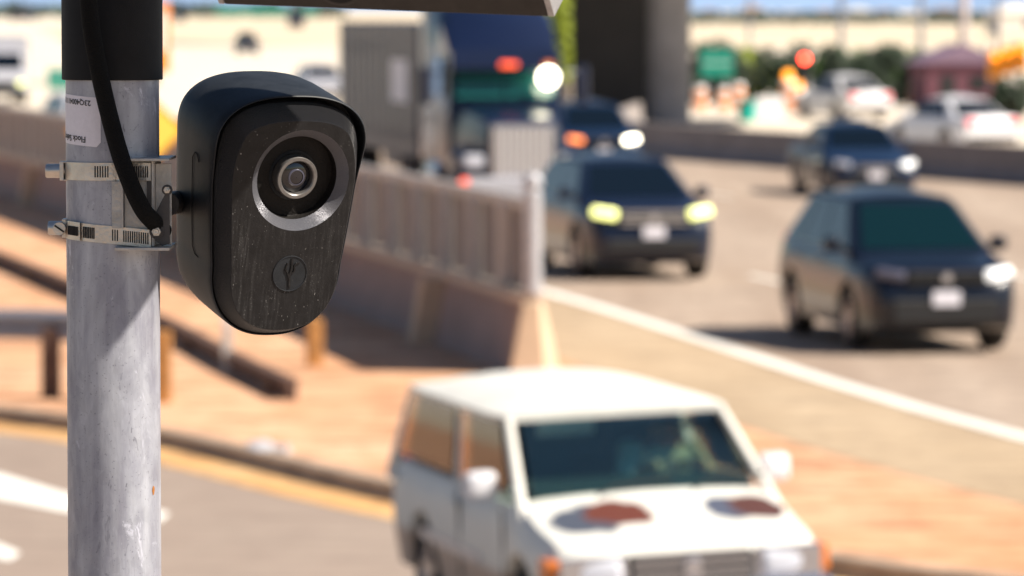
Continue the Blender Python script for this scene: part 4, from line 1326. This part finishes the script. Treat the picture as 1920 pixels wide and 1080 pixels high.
# hose clamps
def clamp(y_l, y_r, label, slots_px, scr_px, tang):
    zl, zr = fz(y_l), fz(y_r)
    zm = (zl + zr) / 2
    slope = (zr - zl) / (2 * PR)
    t = thing('hose_clamp', label, 'hose clamp', (PX, YP, zm), 0, 'hose clamps round the pole')
    bh = .0165
    r0 = PR + .0006
    n = 72
    rings = []
    for i in range(n):
        a_ = 2 * PI * i / n
        x, y = math.sin(a_), -math.cos(a_)
        dz = slope * x * PR
        rings.append([(x * r0, y * r0, dz - bh / 2), (x * (r0 + .0011), y * (r0 + .0011), dz - bh / 2), (x * (r0 + .0011), y * (r0 + .0011), dz + bh / 2), (x * r0, y * r0, dz + bh / 2)])
    rings.append(rings[0])
    band = MB().rings(rings, True, False).build('band', 'stainless', t, 40)
    b = MB()
    for px in slots_px:
        s_ = (px - 212.5) / 87.5
        a_ = math.asin(max(-.99, min(.99, s_)))
        x, y = math.sin(a_), -math.cos(a_)
        rr = r0 + .0011
        b.box((x * rr, y * rr, slope * x * PR), (.0011, .0010, .0105), (0, 0, a_))
    b.build('slots', 'slot_black', band)
    # the band runs straight across the bracket
    xa, xb = (222 - 212.5) * K, (291 - 212.5) * K
    st_ = MB().add([(x, y, slope * x + z) for x, y in ((xa, -PR - .0008), (xb, -.0490), (xb, -.0480), (xa, -PR + .0002)) for z in (-bh / 2, bh / 2)], [(0, 2, 3, 1), (2, 4, 5, 3), (4, 6, 7, 5), (6, 0, 1, 7), (1, 3, 5, 7), (6, 4, 2, 0)]).build('band_strap', 'stainless', t)
    b = MB()
    for k in range(12):
        x = (240 + 4.1 * k - 212.5) * K
        y = lerp(-PR - .0008, -.0490, (x - xa) / (xb - xa))
        b.box((x, y, slope * x), (.0011, .0010, .0105))
    b.build('strap_slots', 'slot_black', st_)
    # worm screw and housing at the left edge
    hx, hy = (scr_px[0] - 212.5) * K, fz(scr_px[1]) - zm
    hs = MB().box((hx + .007, -.004, hy), (.004, .019, .0175)).box((hx + .010, -.004, hy + .0082), (.010, .018, .0012)).box((hx + .010, -.004, hy - .0082), (.010, .018, .0012)).build('housing', 'stainless', t, bevel=.0005)
    sc_ = MB().lathe([(.0005, -.0085), (.0058, -.0085), (.0066, -.0075), (.0066, .006), (.0045, .008), (.0045, .016)], 20, 'x', (hx, -.006, hy), True).build('screw', 'stainless', t, 40)
    if tang:
        for v in (sc_, hs):
            v.rotation_euler = (0, 0, 0)
        MB().lathe([(.0005, -.0022), (.0058, -.0022), (.0064, -.0012), (.0064, .002)], 20, 'y', (hx + .003, -.0165, hy), True).build('screw_head', 'stainless', t, 40)
        MB().box((hx + .003, -.0190, hy), (.0105, .0012, .0016), (0, R(35), 0)).build('screw_slot', 'slot_black', t)
        b2 = MB()
        for k in range(7):
            b2.box((hx + .014 + .0017 * k, -.0185 - .0018 * k, hy - .0008 * k), (.0008, .0008, .009), (0, 0, R(-48)))
        tg = MB()
        q = []
        for k in range(7):
            x = (132 + 4.2 * k - 212.5) * K
            y = -math.sqrt(max((PR + .003) ** 2 - x * x, 0))
            q.append([(x, y, slope * x - .0085), (x, y - .0008, slope * x - .0085), (x, y - .0008, slope * x + .0085), (x, y, slope * x + .0085)])
        tgo = tg.rings(q).build('tang', 'stainless', t)
        b3 = MB()
        for k in range(8):
            x = (134 + 2.5 * k - 212.5) * K
            y = -math.sqrt(max((PR + .0042) ** 2 - x * x, 0))
            b3.box((x, y, slope * x), (.0010, .0012, .0085), (0, 0, math.asin(x / (PR + .004))))
        b3.build('tang_slots', 'slot_black', tgo)
    else:
        MB().box((hx - .0062, -.006, hy), (.0016, .0016, .012), (R(20), 0, 0)).build('screw_slot', 'slot_black', t)
    return t
clamp(319, 319, 'upper steel hose clamp round the pole, level with the lens', [188 + 4.6 * k for k in range(6)] + [243 + 4.2 * k for k in range(11)], (105, 320), False)
clamp(428, 444, 'lower steel hose clamp round the pole with a folded tang', [166 + 3.2 * k for k in range(7)] + [219 + 4.2 * k for k in range(14)], (109, 427), True)

# bracket between the pole and the device
bz = fz(380)
bk = thing('mounting_bracket', 'steel channel bracket joining the pole to the black device', 'bracket', (PX, YP, bz))
def lx(x):
    return fx(x) - PX
def lz(y):
    return fz(y) - bz
def plate(name, x0, x1, y0, y1, Y0, Y1, m, bevel=.0004):
    return MB().box(((lx(x0) + lx(x1)) / 2, (Y0 + Y1) / 2 - YP, (lz(y0) + lz(y1)) / 2), (abs(lx(x1) - lx(x0)), Y1 - Y0, abs(lz(y1) - lz(y0)))).build(name, m, bk, bevel=bevel)
plate('top_plate', 234, 327, 293, 298, 4.436, 4.53, 'zinc_plate')
plate('bottom_plate', 226, 327, 458, 463.5, 4.436, 4.53, 'zinc_plate')
plate('left_flange', 218, 237, 336, 424, 4.4535, 4.4575, 'zinc_plate')
plate('left_web', 236.5, 240, 336, 424, 4.4500, 4.4575, 'zinc_plate')
plate('right_web', 292, 296, 299, 457, 4.4520, 4.53, 'zinc_plate')
plate('back_plate', 241, 291, 299, 457, 4.4573, 4.4583, 'zinc_plate')
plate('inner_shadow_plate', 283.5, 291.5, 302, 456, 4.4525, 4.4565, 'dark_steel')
plate('cheek_plate', 296.5, 326, 305, 456, 4.474, 4.477, 'zinc_plate')
b = MB().prism([(lx(297), lz(400)), (lx(322), lz(352)), (lx(326), lz(346)), (lx(326), lz(452)), (lx(312), lz(456)), (lx(299), lz(446))], 4.4470 - YP, 4.4500 - YP, 'y')
b.build('arm_plate', 'dark_steel', bk, bevel=.0004)
def bolt(x, y, Y, r_):
    q = (lx(x), Y - YP, lz(y))
    w_ = MB().lathe([(.0004, -.0016), (r_, -.0016), (r_, 0)], 20, 'y', q).build('washer', 'dark_steel', bk, 40)
    MB().lathe([(.0004, -.0055), (r_ * .62, -.0055), (r_ * .68, -.0045), (r_ * .68, -.0016)], 6, 'y', q).build('nut', 'stainless', w_)
    MB().lathe([(.0004, -.0095), (r_ * .34, -.0095), (r_ * .38, -.0085), (r_ * .38, -.0055)], 14, 'y', q).build('stud', 'stainless', w_, 40)
bolt(302, 429, 4.4470, .0068)
bolt(322, 352, 4.4470, .0050)
MB().tube([(lx(312), .020, lz(385)), (lx(320), .075, lz(385)), (lx(345), .100, lz(385)), (lx(380), .110, lz(385))], .011, 16).build('swivel_stub', 'dark_steel', bk, 50)

# cable
cp = [(163, -260, 4.425), (163, -60, 4.430), (166, 0, 4.4325), (172, 60, 4.434), (185, 130, 4.436), (202, 205, 4.4385), (225, 290, 4.4375), (248, 352, 4.4335), (268, 393, 4.4345), (284, 412, 4.4430), (300, 427, 4.4600), (306, 433, 4.468)]
cpts = catmull([at(x, y, Y) for x, y, Y in cp], 8)
cb = thing('power_cable', 'thick black cable running down the pole into the bracket', 'cable', cpts[0])
MB().tube([p - cpts[0] for p in cpts], .0083, 20).build('jacket', 'cable_black', cb, 60)

# ------------------------------------------------------------------ the black device
def outline(n=120, inset=0.0):
    """rounded-triangle front outline, z from 0 (bottom) to .228 (top)"""
    pts = []
    HW, HB = .0772, .0670
    ztop, zsh, zlow = .2350, .1830, .0680
    # right half from bottom to top
    def half():
        out = []
        m = 26
        for i in range(m):                    # bottom arc
            a_ = PI / 2 * i / m
            e = 2.3
            out.append((HB * math.sin(a_) ** (2 / e), zlow - (zlow + .003) * max(0, math.cos(a_)) ** (2 / e)))
        for i in range(10):                   # tapering side
            t = i / 10
            out.append((lerp(HB, HW, t ** .85), lerp(zlow, zsh, t)))
        for i in range(m + 1):                # top arc
            a_ = PI / 2 * i / m
            e = 2.5
            out.append((HW * max(0, math.cos(a_)) ** (2 / e), zsh + (ztop - zsh) * math.sin(a_) ** (2 / e)))
        return out
    h = half()
    full = h + [(-x, z) for x, z in reversed(h[1:-1])]
    # resample evenly
    P = [Vector((x, z)) for x, z in full]
    P.append(P[0])
    ls = [0]
    for a_, b_ in zip(P, P[1:]):
        ls.append(ls[-1] + (b_ - a_).length)
    out = []
    k = 0
    for i in range(n):
        d = ls[-1] * i / n
        while ls[k + 1] < d:
            k += 1
        out.append(P[k].lerp(P[k + 1], (d - ls[k]) / max(1e-9, ls[k + 1] - ls[k])))
    if inset:
        res = []
        for i in range(n):
            t = (out[(i + 1) % n] - out[i - 1]).normalized()
            res.append(out[i] + Vector((-t.y, t.x)) * inset)
        out = res
    return out
ZC = .115
def sm(a_, b_, x):
    t = max(0, min(1, (x - a_) / (b_ - a_)))
    return t * t * (3 - 2 * t)
OUT = outline(160)
def off_pt(i, d):
    n = len(OUT)
    t = (OUT[(i + 1) % n] - OUT[i - 1]).normalized()
    return OUT[i] + Vector((-t.y, t.x)) * d
def inset_outline(ins, top=0.0):               # top: extra inset towards the crown
    return [off_pt(i, ins + top * sm(.150, .205, OUT[i].y)) for i in range(len(OUT))]
def layer(inset, y, yfun=None, top=0.0):
    return [(p.x, (y + (yfun(q.y) if yfun else 0)), p.y - ZC) for p, q in zip(inset_outline(inset, top), OUT)]
def brow(z):                                   # the visor reaches forward over the top of the face
    return -.0075 * sm(.140, .195, z)
DEVY = 4.55
FC = at(500, 386, DEVY)
DEV = thing('surveillance_camera', 'black weathered licence plate camera with round lens on the pole', 'camera', FC, R(22))
DEV.rotation_euler = (R(14), 0, R(26))
# housing
hr = [layer(.018, .068), layer(.009, .0665), layer(.004, .062), layer(.002, .052), layer(.0006, .034), layer(0, .0), layer(0, -.028), layer(.0002, -.0345, brow), layer(.0006, -.0358, brow), layer(.0014, -.0362, brow), layer(.0021, -.0356, brow), layer(.0024, -.032, brow), layer(.0026, -.016), layer(.03, -.015)]
MB().rings(hr).build('housing', 'black_plastic', DEV, 50)
# face plate: bevelled rim, flat dusty face pierced by the lens well
YF = -.0570
LC = Vector((.0070, .1560))
RO = .0490
def circ(ref, r_, y):
    out = []
    for p in ref:
        d = (p - LC)
        a_ = math.atan2(d.y, d.x)
        out.append((LC.x + r_ * math.cos(a_), y, LC.y + r_ * math.sin(a_) - ZC))
    return out
MB().rings([layer(.0032, -.012, None, .0045), layer(.0032, -.0370, None, .0045), layer(.0036, -.0380, None, .0046), layer(.0120, YF + .0006, None, .0085), layer(.0127, YF, None, .0088)], True, False).build('bezel', 'chamfer_plastic', DEV, 40)
ref = inset_outline(.0127, .0088)
NS = 8
frs = [[(p.x, YF, p.y - ZC) for p in ref]]
for k in range(1, NS + 1):
    t = k / NS
    cc = circ(ref, RO, YF)
    frs.append([(lerp(p.x, c_[0], t), YF, lerp(p.y - ZC, c_[2], t)) for p, c_ in zip(ref, cc)])
face = MB().rings(frs, True, False).build('face_plate', 'dusty_black_plastic', DEV, 40)
wl = MB().rings([circ(ref, RO, YF), circ(ref, RO - .0004, YF + .0004), circ(ref, .0408, YF + .0090), circ(ref, .0404, YF + .0095)], True, False).build('lens_well_rim', 'well_rim', DEV, 30)
YB_ = YF + .0200
lw = MB().rings([circ(ref, .0404, YF + .0095), circ(ref, .0400, YB_ - .001), circ(ref, .0394, YB_), circ(ref, .0190, YB_), circ(ref, .0002, YB_)], True, False).build('lens_well', 'dark_floor', DEV, 30)
c_ = (LC.x, 0, LC.y - ZC)
def lens_prof(pr):
    return [(r_, YB_ + h) for r_, h in pr]
lb_ = MB().lathe(lens_prof([(.0205, 0), (.0205, -.0110), (.0198, -.0122), (.0170, -.0122), (.0161, -.0112), (.0155, -.0050)]), 64, 'y', c_).build('lens_barrel', 'ring_metal', DEV, 30)
MB().lathe(lens_prof([(.0152, -.0060), (.0120, -.0078), (.0080, -.0090), (.0040, -.0096), (.0003, -.0098)]), 48, 'y', c_).build('lens_glass', 'lens_glass', lb_, 70)
MB().lathe(lens_prof([(.0085, -.0090), (.0080, -.0096), (.0072, -.0099), (.0066, -.0098)]), 40, 'y', c_).build('inner_ring', 'lens_inner', lb_, 70)
MB().lathe(lens_prof([(.0210, -.0001), (.0240, -.0007), (.0245, -.0001)]), 64, 'y', c_).build('lens_gasket', 'black_plastic', lb_, 50)
# embossed round emblem
ec = Vector((.0050, .0650))
def ering(r0, r1, y0, y1):
    return MB().lathe([(r0, y0), (r1, y1)], 56, 'y', (ec.x, 0, ec.y - ZC))
em = MB().lathe([(.0176, YF - .0001), (.0174, YF - .0008), (.0168, YF - .0008), (.0166, YF - .0002), (.0002, YF - .0002)], 56, 'y', (ec.x, 0, ec.y - ZC)).build('emblem', 'black_plastic', DEV, 30)
def stroke(pts, wd):
    b = MB()
    P = [Vector(p) for p in catmull(pts, 6)]
    rings = []
    for i, p in enumerate(P):
        t = (P[min(i + 1, len(P) - 1)] - P[max(i - 1, 0)]).normalized()
        n = Vector((-t.y, t.x)) * wd / 2
        rings.append([(ec.x + p.x - n.x, YF - .0002, ec.y - ZC + p.y - n.y), (ec.x + p.x + n.x, YF - .0002, ec.y - ZC + p.y + n.y), (ec.x + p.x + n.x * .7, YF - .0012, ec.y - ZC + p.y + n.y * .7), (ec.x + p.x - n.x * .7, YF - .0012, ec.y - ZC + p.y - n.y * .7)])
    return b.rings(rings)
for pts, wd in (([(.0008, .0150), (.0012, .006), (-.0002, -.002), (.0006, -.0135)], .0028), ([(-.0035, .0105), (-.0048, .0045), (-.0026, .001), (-.0012, -.004)], .0020), ([(.0085, .0105), (.0040, .0085), (.0042, .003), (.0016, .0)], .0018)):
    stroke(pts, wd).build('emblem_stroke', 'dusty_black_plastic', em)
# faint raised panel on the near side of the housing
q = [(-.0742, -.020, .060), (-.0742, .020, .060), (-.0700, .020, -.030), (-.0700, -.020, -.030)]
b = MB()
pn_ = []
for (y0, z0), (y1, z1) in zip(((-.018, .052), (.010, .057), (.014, .052), (.014, -.048), (.008, -.054), (-.014, -.054), (-.018, -.048), (-.018, .052)), ((.010, .057), (.014, .052), (.014, -.048), (.008, -.054), (-.014, -.054), (-.018, -.048), (-.018, .052), (-.018, .052))):
    pass
def side_x(z):
    t = (z + ZC - .066) / (.178 - .066)
    return -lerp(.0670, .0772, max(0, min(1, t)) ** .85)
seam = [(side_x(z) - .0002, y, z) for y, z in ((-.006, .046), (-.002, .052), (.004, .053), (.010, .047), (.011, .0), (.010, -.040), (.004, -.047), (-.004, -.048))]
MB().tube(seam, .0004, 6).build('side_seam', 'matte_black', DEV, 60)

# ------------------------------------------------------------------ solar panel overhead (its lower front rail dips into the frame)
EL, ER = at(410, 8, 4.125), at(1040, 32, 4.0)
ex = (ER - EL)
LEN = ex.length
ex.normalize()
ah = Vector((-ex.y, ex.x, 0)).normalized()
TILT = R(39)
ey = (ah * math.cos(TILT) + Vector((0, 0, 1)) * math.sin(TILT))
ey = (ey - ex * ey.dot(ex)).normalized()
ez = ex.cross(ey)
M3 = Matrix((ex, ey, ez)).transposed().to_4x4()
M3.translation = EL
SP = thing('solar_panel', 'dark solar panel on its bracket above the camera, cut by the top edge', 'solar panel', EL)
SP.rotation_euler = M3.to_euler()
DEPTH = .52
b = MB().box((LEN / 2, .011, .030), (LEN - .012, .022, .060))
b.build('front_rail', 'panel_frame', SP, bevel=.001)
for x in (.003, LEN - .003):
    MB().box((x, DEPTH / 2, .030), (.0058, DEPTH, .0598)).build('side_rail', 'panel_edge', SP, bevel=.0008)
MB().box((LEN / 2, DEPTH - .011, .030), (LEN - .012, .022, .060)).build('rear_rail', 'panel_frame', SP, bevel=.001)
MB().box((LEN / 2, DEPTH / 2, .050), (LEN - .014, DEPTH - .046, .006)).build('glass', 'pv_cell', SP)
MB().lathe([(.0002, -.0012), (.0225, -.0012), (.0245, -.0004), (.0245, .0002)], 40, 'y', (.118, 0, .0285)).build('grommet', 'panel_frame', SP, 40)
MB().lathe([(.0002, -.0018), (.0205, -.0018), (.0215, -.0010)], 40, 'y', (.118, 0, .0285)).build('plug', 'matte_black', SP, 40)
arm_end = M3.inverted() @ Vector((PX, YP, pz(-600) + RAMPZ))
b = MB().tube([(LEN * .45, DEPTH * .6, .02), (LEN * .3, DEPTH * .75, -.02), arm_end], .016, 12)
b.build('support_arm', 'matte_black', SP, 50)
